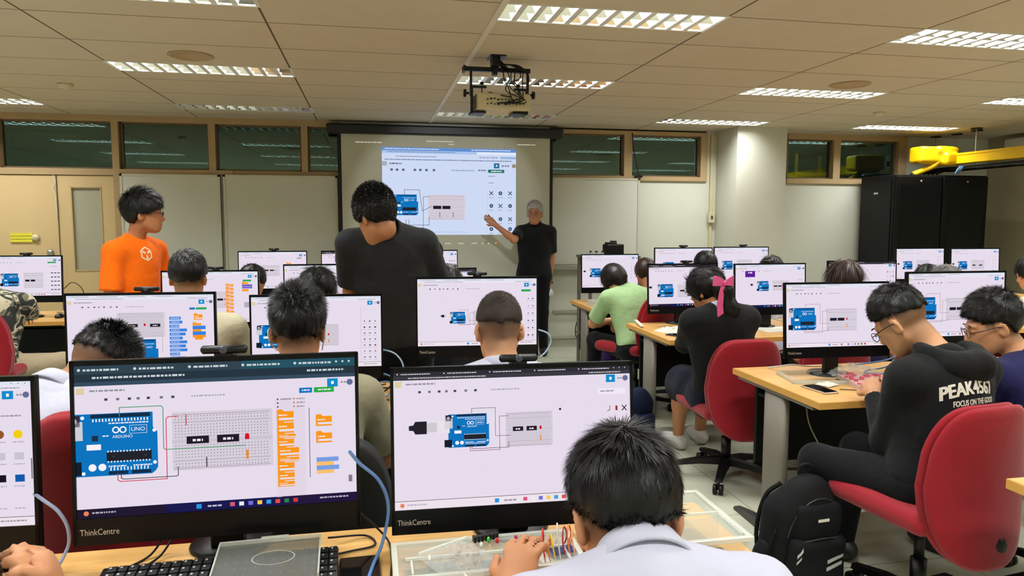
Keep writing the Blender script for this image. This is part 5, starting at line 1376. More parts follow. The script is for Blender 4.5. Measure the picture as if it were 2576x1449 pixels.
# ------------------------------------------------------------------ front of the room
def boards():
    for k, (x0, x1, z0, z1, lab) in enumerate(((-2.50, -1.53, .80, 1.952, 'whiteboard panel directly right of the tan doors'), (-1.50, -.33, .80, 1.955, 'whiteboard panel between the first panel and the projector screen'), (2.06, 3.13, .97, 1.972, 'whiteboard to the right of the projector screen'))):
        t = thing('whiteboard', lab, 'whiteboard', ((x0+x1)/2, YF-.035, z0), 0, 'wall mounted whiteboards'); w = (x1-x0)/2; h = z1-z0
        MB().box(-w, w, -.012, .012, 0, h).build('board_surface', M_WB, t)
        b = MB(); f = .022
        b.box(-w, w, -.018, .014, h-f, h).box(-w, w, -.018, .014, 0, f).box(-w, -w+f, -.018, .014, 0, h).box(w-f, w, -.018, .014, 0, h)
        b.build('board_frame', mat('frame_pale', (206, 204, 188), .4, .1, noise=(20, .04)), t)
        if k == 2:
            b = MB().box(-w-.04, w+.02, -.09, -.012, -.06, -.005, bev=.006); b.build('pen_tray', mat('tray_grey', (150, 148, 134), .5, noise=(20, .05)), t)
    t = thing('projection_screen', 'pull down projector screen with black borders at the front of the room', 'projector screen', (.87, 7.98, .78))
    MB().box(-1.15, 1.15, -.001, .001, .0, 1.62).build('screen_fabric', mat('screen_fabric', (206, 206, 190), .8, noise=(2, .03)), t)
    MB().box(-1.19, -1.15, -.002, .002, 0, 1.62).build('screen_border', M_BLACK, t); MB().box(1.15, 1.185, -.002, .002, 0, 1.62).build('screen_border', M_BLACK, t)
    b = MB(); b.box(-1.30, 1.30, -.06, .06, 1.62, 1.725, bev=.02); b.build('screen_case', mat('case_black', (18, 24, 28), .35, noise=(20, .1)), t)
    MB().cyl((-1.19, 0, -.01), (1.19, 0, -.01), .018).build('weight_bar', M_BLACK, t)
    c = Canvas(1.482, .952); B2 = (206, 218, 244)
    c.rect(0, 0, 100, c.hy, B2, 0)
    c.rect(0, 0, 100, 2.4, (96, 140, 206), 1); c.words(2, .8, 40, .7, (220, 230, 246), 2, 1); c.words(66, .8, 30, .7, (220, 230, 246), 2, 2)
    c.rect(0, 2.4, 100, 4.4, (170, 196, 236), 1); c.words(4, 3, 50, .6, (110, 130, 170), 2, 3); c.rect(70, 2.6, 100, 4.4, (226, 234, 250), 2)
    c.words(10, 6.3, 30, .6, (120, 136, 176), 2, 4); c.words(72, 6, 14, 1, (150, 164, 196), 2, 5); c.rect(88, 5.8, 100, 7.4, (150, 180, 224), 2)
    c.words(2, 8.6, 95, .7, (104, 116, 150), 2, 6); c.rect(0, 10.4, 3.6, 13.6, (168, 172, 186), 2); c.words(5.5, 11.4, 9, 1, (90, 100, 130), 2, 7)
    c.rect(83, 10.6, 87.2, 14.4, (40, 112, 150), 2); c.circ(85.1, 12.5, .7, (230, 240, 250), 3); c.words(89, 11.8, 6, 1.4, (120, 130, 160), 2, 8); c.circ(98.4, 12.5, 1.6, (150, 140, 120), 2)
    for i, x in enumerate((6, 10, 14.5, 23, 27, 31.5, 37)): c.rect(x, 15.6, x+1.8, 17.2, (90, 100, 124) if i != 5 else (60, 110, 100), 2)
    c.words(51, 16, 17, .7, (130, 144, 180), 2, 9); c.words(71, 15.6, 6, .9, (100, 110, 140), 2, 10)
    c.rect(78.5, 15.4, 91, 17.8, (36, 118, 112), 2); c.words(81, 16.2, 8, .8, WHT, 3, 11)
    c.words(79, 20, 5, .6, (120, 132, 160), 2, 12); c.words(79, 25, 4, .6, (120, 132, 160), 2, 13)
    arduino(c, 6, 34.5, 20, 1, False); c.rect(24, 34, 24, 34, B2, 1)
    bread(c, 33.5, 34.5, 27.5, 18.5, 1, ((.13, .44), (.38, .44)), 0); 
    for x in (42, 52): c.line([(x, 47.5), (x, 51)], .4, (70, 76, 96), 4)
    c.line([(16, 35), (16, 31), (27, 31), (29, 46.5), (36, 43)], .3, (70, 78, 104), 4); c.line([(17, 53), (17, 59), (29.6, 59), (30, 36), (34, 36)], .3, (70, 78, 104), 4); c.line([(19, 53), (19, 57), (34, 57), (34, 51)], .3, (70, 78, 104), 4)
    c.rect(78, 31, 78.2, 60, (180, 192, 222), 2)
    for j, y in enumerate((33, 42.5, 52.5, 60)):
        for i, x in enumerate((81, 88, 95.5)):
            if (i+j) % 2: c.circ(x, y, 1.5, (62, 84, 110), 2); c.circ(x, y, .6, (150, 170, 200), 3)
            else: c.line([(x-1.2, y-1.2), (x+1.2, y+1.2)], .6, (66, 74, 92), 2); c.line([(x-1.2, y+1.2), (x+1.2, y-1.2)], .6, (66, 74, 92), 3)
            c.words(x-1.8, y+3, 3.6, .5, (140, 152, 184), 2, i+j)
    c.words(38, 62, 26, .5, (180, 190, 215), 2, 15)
    o = c.build('glowing_projection', t); o.location = (.018, -.002, 1.320-.78)  # projector light painted as glowing colours on the fabric
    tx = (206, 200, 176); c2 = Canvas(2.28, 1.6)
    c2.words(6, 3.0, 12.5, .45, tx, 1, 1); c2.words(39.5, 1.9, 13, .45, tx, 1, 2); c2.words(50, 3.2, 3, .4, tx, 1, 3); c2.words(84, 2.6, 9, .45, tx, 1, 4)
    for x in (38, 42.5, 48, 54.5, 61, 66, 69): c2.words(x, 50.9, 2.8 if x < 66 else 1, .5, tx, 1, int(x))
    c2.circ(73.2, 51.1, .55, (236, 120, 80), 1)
    o = c2.build('glowing_captions', t); o.location = (0, -.0015, .01)  # captions thrown by the projector, likewise painted as glow
    V, T = text_tris('-- PROJECTION SCREEN --', .03)
boards()
def wall_things():
    t = thing('wall_conduit', 'cream vertical cable conduit running down the wall left of the pillar', 'conduit', (4.065, YF, 0))
    MB().box(-.03, .0, -.03, 0, 0, 2.5).build('conduit_channel', mat('conduit_cream', (206, 196, 160), .5, noise=(10, .04)), t)
    MB().box(.005, .02, -.02, 0, 1.6, 2.5).build('conduit_pipe', M_CREAM, t)
    s_ = thing('wall_switch', 'cream switch box on the conduit beside the pillar', 'switch', (4.052, YF-.031, 1.455))
    MB().box(-.04, .04, -.03, 0, 0, .13, bev=.004).build('switch_box', M_CREAM, s_); MB().box(-.012, .012, -.036, -.03, .045, .085).build('toggle', mat('toggle_dark', (70, 66, 60), .5, noise=(10, .1)), s_)
    tagit(MB().tube([(3.035, YF-.035, 2.50), (3.05, YF-.05, 2.3), (3.10, YF-.05, 2.08), (3.12, YF-.05, 2.0)], .006).box(3.07, 3.16, YF-.06, YF-.035, 1.985, 2.01).build('hanging_cable', M_BLACK), 'black cable hanging across the window frame above the right whiteboard', 'cable')
    tagit(MB().tube([(2.50, YF-.04, .40), (2.38, YF-.06, .30), (2.36, YF-.09, .12), (2.5, YF-.12, .01), (2.7, YF-.15, .008)], .006).build('wall_cable', M_BLACK), 'thin black cable drooping from the trunking to the floor', 'cable')
    a = thing('air_conditioner', 'white wall air conditioner at the far upper right corner', 'air conditioner', (7.95, 7.1, 2.27))
    MB().box(-.22, 0, -.55, .55, 0, .22, bev=.02).build('unit_body', M_WHITE, a); MB().box(-.226, -.20, -.5, .5, .03, .11).build('air_outlet', M_DARK, a)
    # rack
    t = thing('server_cabinet', 'tall black double server cabinet in the right corner', 'server cabinet', (6.665, 7.70, 0))
    MB().box(-.635, .635, -.28, .30, .02, 2.02, bev=.006).box(-.60, .60, -.27, .28, 0, .02).build('cabinet_body', M_RACK, t)
    for x0, x1 in ((-.625, -.01), (.01, .625)):
        d = MB().box(x0, x1, -.305, -.282, .04, 2.0, bev=.004).build('cabinet_door', M_RACK, t)
        MB().box(x0+.07, x1-.07, -.309, -.304, .14, 1.90).build('door_glass', mat('rack_glass', (8, 13, 16), .2, spec=.3, noise=(3, .2)), d)
        MB().box(x1-.05, x1-.025, -.325, -.305, 1.0, 1.16, bev=.003).build('door_handle', M_BLACK, d)
        MB().lathe([(.012, 0), (.012, .006), (.004, .008)], ((x0+x1)/2+.02, -.306, 1.945), 12, Matrix.Rotation(PI/2, 4, 'X')).build('door_lock', M_ALU, d)
    MB().box(-.642, -.634, -.24, .27, .08, 1.96).build('side_panel', mat('rack_side', (6, 8, 10), .45, spec=.25, noise=(6, .2)), t)
    MB().box(-.646, -.641, -.02, .05, 1.80, 1.82).build('name_plate', mat('plate_silver', (206, 204, 198), .4, .2, noise=(30, .05)), t)
    # yellow fibre duct above it
    d = thing('cable_duct', 'yellow overhead cable duct ending above the black server cabinet', 'cable duct', (6.86, 7.5, 2.15))
    MB().box(-.06, .06, -3.6, .0, .0, .115, bev=.006).box(-.066, .066, -3.6, 0, .100, .122).build('duct_run', M_YEL, d)
    V, F = field_mesh([B_((-.23, .06, .115), (.225, .11, .095), rnd=.03, k=.02), B_((-.09, -.05, .06), (.10, .09, .075), rnd=.04, k=.05), C_((-.20, -.05, .17), (.0, -.06, .17), .035, .03, .05), C_((-.42, .0, .02), (-.08, .0, .01), .018, .018, .02)], .012)
    np_mesh('duct_elbow', [(V, F, 0)], M_YEL, d)
    MB().tube([(-.20, -.02, .04), (-.26, .0, -.02), (-.36, .03, -.07), (-.46, .06, -.115)], .034, 14).build('duct_spout', M_YEL, d)
    l = thing('cable_ladder', 'black cable ladder tray with cables just above the server cabinet', 'cable ladder', (6.95, 7.45, 2.085))
    b = MB(); b.box(-.15, -.13, -3.2, .35, 0, .02).box(.13, .15, -3.2, .35, 0, .02)
    for k in range(14): b.box(-.13, .13, .3-k*.25, .32-k*.25, 0, .012)
    b.build('ladder_frame', M_BLACK, l)
    b = MB()
    for k in range(7): b.tube([(-.1+.03*k, -3.0, .03), (-.08+.028*k, -1.5, .035+.006*(k % 3)), (-.10+.03*k, -.3, .03), (-.2+.03*k, .15, .015+.01*(k % 2)), (-.5+.06*k, .22, -.04)], .010, 6, 4)
    b.build('cable_bundle', M_BLACK, l)
    b = MB()
    for k in range(3): b.tube([(-.10+.02*k, -.10, .02), (-.16+.02*k, -.16, .03), (-.23+.02*k, -.20, -.01), (-.26+.02*k, -.20, -.062)], .008, 6, 4)
    b.build('blue_cable', M_BLUE, l)
    for i, (x, y, z, lab) in enumerate(((7.05, 7.98, 2.24, 'leftmost'), (7.10, 7.70, 2.2, 'second'), (7.02, 7.32, 2.09, 'rightmost'), (6.86, 7.16, 2.27, 'white'))):
        r = thing('hanger_rod', {'leftmost': 'thin ceiling hanger rod left of the white one, above the yellow duct end', 'second': 'thin ceiling hanger rod just right of the white rod', 'rightmost': 'rightmost thin ceiling hanger rod over the yellow duct', 'white': 'white ceiling hanger rod passing in front of the yellow duct'}[lab], 'hanger rod', (x, y, z), 0, 'ceiling hanger rods')
        MB().cyl((0, 0, 0), (0, 0, CEIL-z-.012), .006, n=8).build('rod', M_WHITE if lab == 'white' else M_CREAM, r)
        MB().cyl((0, 0, CEIL-z-.014), (0, 0, CEIL-z), .06, n=18).build('ceiling_cup', M_BLACK, r)
wall_things()
def corridor():
    t = thing('corridor_fill_lamp', 'lit lamp in the corridor behind the far right window', 'ceiling light', (6.3, 9.6, 3.1))  # added lamp with no known source, makes the corridor visible through the glass
    MB().box(-.5, .5, -.1, .1, 0, .06).build('fill_lamp_body', M_WHITE, t); MB().box(-.48, .48, -.08, .08, -.01, 0).build('fill_lamp_diffuser', emis((235, 245, 255), 3.0), t)
    ld = bpy.data.lights.new('lamp_light', 'AREA'); ld.size = .8; ld.energy = 9; ld.color = (.85, .95, 1); lo = bpy.data.objects.new('lamp_light', ld); COL.objects.link(lo); lo.parent = t; lo.location = (0, 0, -.02)  # added fill light for the dark corridor
    y = thing('corridor_shelf', 'yellow rack standing in the corridor behind the far right window', 'rack', (7.0, 10.6, 0))
    b = MB()
    for k in range(4): b.box(-.35, .35, -.2, .2, .55+k*.55, .60+k*.55)
    b.build('rack_shelf', M_YEL, y); b = MB()
    for x in (-.35, .31): b.box(x, x+.04, -.2, -.16, 0, 2.55).box(x, x+.04, .16, .2, 0, 2.55)
    b.build('rack_upright', M_YEL, y)
    a = thing('corridor_unit', 'dark air duct hanging in the corridor behind the left window', 'duct', (-3.3, 10.0, 2.25))
    MB().box(-.9, .5, -.3, .3, 0, .22, Matrix.Rotation(.12, 4, 'Y'), bev=.02).build('duct_box', M_DARK, a)
corridor()
def projector():
    t = thing('projector', 'cream video projector in a black ceiling bracket with looping cables', 'projector', (.86, 4.80, 2.19), .0)
    cream = mat('projector_cream', (206, 196, 160), .5, noise=(20, .04))
    MB().box(-.16, .20, -.10, .20, .01, .115, bev=.012).build('projector_body', cream, t)
    MB().box(-.165, -.12, -.09, .18, .02, .105).build('vent_grille', mat('grille_grey', (96, 88, 70), .6, noise=(60, .3, (1, 30, 1))), t)
    b = MB(); q = random.Random(4)
    for i in range(22):
        x = -.09+(i % 11)*.024; z = .045+(i//11)*.030+q.uniform(-.004, .004); w = q.choice((.004, .006, .009))
        b.box(x-w, x+w, -.104, -.099, z-.004, z+.004)
    b.build('sockets', M_BLACK, t)
    MB().lathe([(.045, 0), (.045, .02), (.035, .022), (.03, .012)], (.08, .20, .06), 20, Matrix.Rotation(-PI/2, 4, 'X')).build('lens_barrel', M_BLACK, t)
    b = MB()
    b.box(-.24, .21, -.035, -.005, .262, .290).box(-.24, -.225, -.06, .03, .255, .292)
    b.box(-.195, -.180, -.03, -.01, .10, .27).box(-.190, -.175, -.035, -.005, -.008, .16).box(.185, .20, -.03, -.01, .10, .27).box(.18, .195, -.035, -.005, -.008, .16)
    b.box(-.19, -.09, -.04, .10, -.008, .004).box(.09, .195, -.04, .10, -.008, .004)
    b.box(-.18, -.085, -.03, -.01, .155, .170).box(.10, .19, -.03, -.01, .145, .160)
    b.box(-.055, -.005, -.10, .0, .29, .353).box(-.045, -.015, -.05, .0, .24, .30)
    b.cyl((-.03, -.06, .34), (.06, -.02, .275), .016)
    b.box(-.07, .03, -.13, .03, .345, .353)
    b.build('mount_bracket', M_BLACK, t)
    for x, s_ in ((-.20, -1), (.205, 1)):
        MB().cyl((x, -.02, .12), (x+s_*.02, -.02, .12), .008).cyl((x+s_*.02, -.02, .12), (x+s_*.036, -.02, .12), .026, n=16).build('clamp_knob', M_BLACK, t)
    for x, z in ((-.115, .18), (.13, .17)):
        MB().cyl((x, -.02, .11), (x, -.02, z), .004).cyl((x, -.02, z), (x, -.02, z+.014), .014).build('thumb_screw', M_BLACK, t)
    b = MB(); q = random.Random(9)
    for k in range(6):
        x0 = .02+.028*k
        b.tube([(x0, -.05, .275), (x0+q.uniform(-.02, .03), -.10, .20+q.uniform(-.02, .02)), (.10+q.uniform(-.08, .05), -.14, .13+q.uniform(-.03, .03)), (.12+q.uniform(-.06, .05), -.15, .07+q.uniform(-.02, .02)), (.03+q.uniform(-.05, .06), -.12, .05), (q.uniform(-.04, .1), -.102, .05)], .0035, 6, 5)
    for k in range(3): b.tube([(-.03, -.06, .30), (.06, -.06, .305), (.13, -.05, .30-.01*k), (.19, -.05, .25), (.19, -.06, .14)], .005, 6, 5)
    b.tube([(-.07, -.03, .128), (-.05, -.06, .12), (.0, -.10, .10), (.06, -.13, .085)], .0035)
    b.build('cable_loops', M_BLACK, t)
    ld = bpy.data.lights.new('beam_light', 'SPOT'); ld.energy = 60; ld.spot_size = math.radians(43); ld.spot_blend = .35; ld.shadow_soft_size = .02; ld.color = (.93, .97, 1)
    lo = bpy.data.objects.new('beam_light', ld); COL.objects.link(lo); lo.parent = t; lo.location = (.08, .235, .06)
    lo.rotation_euler = (Vector((.87, 7.98, 1.62))-Vector((.94, 5.04, 2.25))).to_track_quat('-Z', 'Y').to_euler()
projector()

# ------------------------------------------------------------------ things on and under the desks
CLEAR = milky('clear_plastic', (214, 224, 216), .14, .10)
CLEAR2 = milky('clear_plastic_rim', (228, 234, 224), .50, .2)
BAGP = milky('zip_bag_plastic', (226, 228, 226), .24, .08)
PAPER = mat('paper_white', (226, 224, 210), .7, noise=(20, .04))
def crumple(name, parent, w, d, h, m, n=16, seed=1, rz=0):
    q = random.Random(seed); V, F = [], []
    for i in range(n+1):
        for j in range(n+1):
            u, v = i/n-.5, j/n-.5; e = max(0, 1-(abs(u)*2)**4)*max(0, 1-(abs(v)*2)**4)
            V.append((u*w+q.uniform(-1, 1)*w/n*.25, v*d+q.uniform(-1, 1)*d/n*.25, .002+e*h*(.45+.55*q.random())))
    for i in range(n):
        for j in range(n):
            a = i*(n+1)+j; F.append((a, a+n+1, a+n+2, a+1))
    o = raw(name, V, F, m, None, parent); o.rotation_euler = (0, 0, rz); return o
def phone(label, x, y, z, rz, case=(196, 176, 160), w=.074, l=.155, screen=(14, 14, 18)):
    t = thing('smartphone', label, 'phone', (x, y, z), rz)
    MB().box(-w/2, w/2, -l/2, l/2, 0, .008, bev=.003).build('phone_body', mat('phone_case_%d' % case[0], case, .4, .3, noise=(40, .04)), t)
    MB().box(-w/2+.004, w/2-.004, -l/2+.004, l/2-.004, .008, .0088).build('phone_screen', mat('phone_glass', screen, .08, noise=(10, .1)), t)
def cable(name, label, pts, r, m, cat='cable', group=None):
    return tagit(MB().tube(pts, r, 8, 8).build(name, m), label, cat, group)
def organiser(label, x0, x1, y0, y1, z0, z1, seed, cells, items):
    t = thing('organiser_box', label, 'organiser box', ((x0+x1)/2, (y0+y1)/2, z0)); w, d, h = (x1-x0)/2, (y1-y0)/2, z1-z0
    b = MB(); k = .92
    b.ring_solid([[Vector((sx*w*s_, sy*d*s_, zz)) for sx, sy in ((-1, -1), (1, -1), (1, 1), (-1, 1))] for s_, zz in ((k, 0), (1, h-.004), (.97, h-.004), (k*.96, .003))], cap=True, smooth=False)
    b.build('tub', CLEAR, t)
    b = MB()
    for cx in cells[0]: b.box(cx*w-.001, cx*w+.001, -d*.93, d*.93, .003, h-.01)
    for cy in cells[1]: b.box(-w*.93, w*.93, cy*d-.001, cy*d+.001, .003, h-.01)
    b.build('dividers', CLEAR, t)
    b = MB(); r = .008
    b.box(-w-r, w+r, -d-r, -d+.004, h-.010, h, bev=.002).box(-w-r, w+r, d-.004, d+r, h-.010, h, bev=.002).box(-w-r, -w+.004, -d, d, h-.010, h, bev=.002).box(w-.004, w+r, -d, d, h-.010, h, bev=.002)
    b.box(-w*.9, w*.9, -.003, .003, h-.004, h+.001).box(-w*.85, -w*.85+.004, -d*.9, -.01, h-.004, h+.001).box(w*.85, w*.85+.004, -d*.9, -.01, h-.004, h+.001)
    b.build('lid_rim', CLEAR2, t)
    MB().box(-w, w, -d, d, h-.006, h-.0045).build('lid_sheet', CLEAR, t)
    q = random.Random(seed)
    for i, (cx, cy, s_, c) in enumerate(items):
        b = MB()
        for k_ in range(5): 
            px, py = cx*w+q.uniform(-1, 1)*s_*.5, cy*d+q.uniform(-1, 1)*s_*.5; a = q.uniform(0, 3)
            b.box(px-s_*.4, px+s_*.4, py-s_*.18, py+s_*.18, .004+k_*.006, .010+k_*.006, None)
        b.build('electronic_parts', mat('parts_%d_%d' % (c[0], c[2]), c, .5, noise=(60, .4)), t)
    return t
def foreground():
    z = .76
    # keyboard
    t = thing('keyboard', 'black keyboard under the clear sheet in front of the big display', 'keyboard', (-.298, 1.418, z), .02)
    K = Matrix.Rotation(.13, 4, 'X')
    MB().box(-.225, .225, -.072, .072, .008, .022, K, bev=.004).build('keyboard_case', M_BLACK, t)
    key = mat('key_black', (26, 26, 28), .5, noise=(30, .1)); kw = mat('key_legend', (190, 190, 186), .6, noise=(30, .05))
    b = MB(); lg = MB()
    for r_ in range(6):
        yy = .056-r_*.0225
        xs = [(-.212+i*.0195, .0168) for i in range(15 if r_ < 5 else 3)]
        if r_ == 5: xs += [(-.150, .105)]+[(-.04+i*.0195, .0168) for i in range(5)]
        xs += [(.092+i*.0195, .0168) for i in range(3)]+[(.155+i*.0175, .0150) for i in range(4)]
        for x, w in xs:
            b.box(x, x+w, yy-.0085, yy+.0085, .022, .0275, K, bev=.0012)
            lg.box(x+.003, x+.007, yy+.000, yy+.005, .0275, .0277, K)
    o = b.build('keycaps', key, t); o['kind'] = 'stuff'
    o = lg.build('key_legends', kw, t); o['kind'] = 'stuff'
    t = thing('plastic_sheet', 'scratched grey translucent plastic case lid lying on the black keyboard', 'plastic sheet', (-.205, 1.405, z+.048), .03)
    M = Matrix.Rotation(.10, 4, 'X')
    MB().box(-.098, .098, -.068, .072, 0, .004, M).build('sheet_body', milky('sheet_grey', (104, 108, 100), .62, .25), t)
    b = MB(); b.box(-.098, .098, .069, .073, .0, .012, M).box(-.099, -.096, -.068, .073, 0, .010, M).box(.096, .099, -.068, .073, 0, .010, M); b.build('sheet_rim', CLEAR2, t)
    b = MB(); rings = []
    for r_ in (.030, .0315): rings.append([M @ Vector((math.cos(2*PI*i/24)*r_*1.3+.01, math.sin(2*PI*i/24)*r_*.8+.01, .0045)) for i in range(24)])
    b.ring_solid(rings, cap=False); b.build('moulded_ring', CLEAR2, t)
    MB().box(-.02, .035, .074, .082, .004, .012, M, bev=.002).build('latch_tab', milky('tab_pale', (210, 214, 200), .8, .3), t)
    phone('black phone lying on the desk between the two nearest displays', -.030, 1.405, z, .02, (26, 26, 28), .082, .16)
    cable('network_cable', 'blue network cable hanging between the two nearest displays', [(-.06, 1.56, .985), (-.03, 1.50, .965), (.012, 1.49, .925), (.030, 1.50, .862), (.016, 1.49, .79), (-.004, 1.43, .772), (-.02, 1.33, .770), (-.03, 1.20, .768)], .0038, M_BLUE)
    cable('network_cable', 'pale blue network cable arching beside the far left nearest display', [(-.70, 1.60, .92), (-.656, 1.56, .908), (-.625, 1.55, .885), (-.609, 1.55, .845), (-.616, 1.55, .80), (-.64, 1.5, .768), (-.72, 1.42, .766)], .0036, mat('cable_pale', (150, 164, 200), .4, noise=(20, .05)))
    for k, (lab, pts) in enumerate((('black cable looping over the desk right of the keyboard', [(-.10, 1.56, .78), (-.02, 1.59, .765), (.0, 1.54, .764), (-.05, 1.52, .764), (-.10, 1.50, .766)]),
        ('black power cable running down beside the big foreground display', [(-.03, 1.56, .83), (.0, 1.56, .80), (.03, 1.55, .765), (.035, 1.47, .764), (.03, 1.38, .764)]),
        ('black cable behind the keyboard at the left of the desk', [(-.44, 1.60, .80), (-.47, 1.57, .765), (-.53, 1.50, .764), (-.58, 1.47, .764), (-.66, 1.44, .764)]),
        ('second black cable behind the keyboard at the left of the desk', [(-.42, 1.60, .80), (-.45, 1.55, .766), (-.52, 1.47, .764), (-.60, 1.44, .764), (-.70, 1.40, .764)]))):
        cable('desk_cable', lab, pts, .0024, M_BLACK)
    organiser('clear plastic organiser box on the desk right of the nearest boy', .575, .735, 1.262, 1.505, z, .845, 2, ((0.0,), (-.05,)), ((.45, -.5, .05, (96, 96, 92)), (.3, -.6, .05, (120, 118, 110)), (-.3, .5, .05, (206, 204, 196))))
    organiser('clear plastic component tray under the display of the nearest boy', .04, .40, 1.285, 1.425, z, .815, 5, ((-.1, .5), (0,)), ((-.55, -.2, .07, (104, 104, 100)), (.15, .1, .05, (50, 52, 50)), (.7, .2, .05, (70, 72, 68))))
    t = thing('zip_bag', 'crumpled clear zip bag with small silver parts on the component tray', 'plastic bag', (.165, 1.315, .817), .5)
    crumple('bag_film', t, .12, .15, .022, BAGP, 14, 3)
    b = MB(); q = random.Random(3)
    for k in range(16):
        x, y = q.uniform(-.035, .035), q.uniform(-.04, .04); b.box(x-.003, x+.003, y-.002, y+.002, .004, .010)
    o = b.build('small_parts', mat('silver_parts', (210, 210, 206), .2, .8, noise=(30, .05)), t); o['kind'] = 'stuff'
    MB().box(-.058, .058, .060, .066, .010, .014).build('zip_seal', CLEAR2, t)
    cols = [((206, 40, 40), 'red'), ((70, 190, 60), 'green'), ((240, 190, 60), 'yellow'), ((226, 226, 222), 'clear'), ((190, 40, 90), 'dark red'), ((70, 190, 60), 'bright green')]
    for k, (x, y) in enumerate(((.245, 1.385), (.228, 1.392), (.262, 1.36), (.21, 1.37), (.285, 1.39), (.275, 1.35))):
        t = thing('small_led', '%s small light diode on the component tray near the display edge' % cols[k][1], 'light diode', (x, y, .818), 0, 'loose light diodes on the tray')
        MB().lathe([(.0035, 0), (.0036, .006), (.0028, .009), (.001, .0105)], n=10).build('diode_cap', mat('led_'+cols[k][1].replace(' ', '_'), cols[k][0], .25, noise=(50, .05)), t)
        MB().cyl((.001, 0, 0), (.001, -.02, .001), .0004, n=5).cyl((-.001, 0, 0), (-.002, -.02, .001), .0004, n=5).build('diode_leg', M_ALU, t)
    t = thing('pin_header', 'black row of pins lying on the component tray', 'pin header', (.225, 1.402, .818), .2)
    b = MB()
    for k in range(7): b.box(-.028+k*.008, -.023+k*.008, -.006, .006, 0, .012)
    b.build('header_block', M_BLACK, t)
    t = thing('breadboard', 'small electronics board with jumper wires in the hands of the nearest boy', 'circuit board', (.365, 1.345, z+.03), .2)
    MB().box(-.045, .045, -.03, .03, 0, .010, bev=.002).build('board_base', PAPER, t)
    b = MB(); b.box(-.02, .03, -.018, .012, .010, .022).build('circuit_module', mat('module_blue', (30, 44, 96), .4, noise=(30, .1)), t)
    q = random.Random(12)
    for k, c in enumerate(((214, 36, 36), (236, 130, 50), (240, 196, 30), (226, 220, 210), (150, 30, 50), (240, 130, 60), (230, 170, 130))):
        x0, x1 = -.04+k*.011, -.035+k*.012+q.uniform(-.01, .01); hh = q.uniform(.04, .085)
        MB().tube([(x0, -.02, .01), (x0-.004, -.015, hh*.7), ((x0+x1)/2, 0, hh), (x1+.006, .012, hh*.6), (x1, .02, .01)], .0016, 6, 6).build('jumper_wire', mat('wire_%d_%d' % (k, c[0]), c, .45, noise=(30, .04)), t)
foreground()
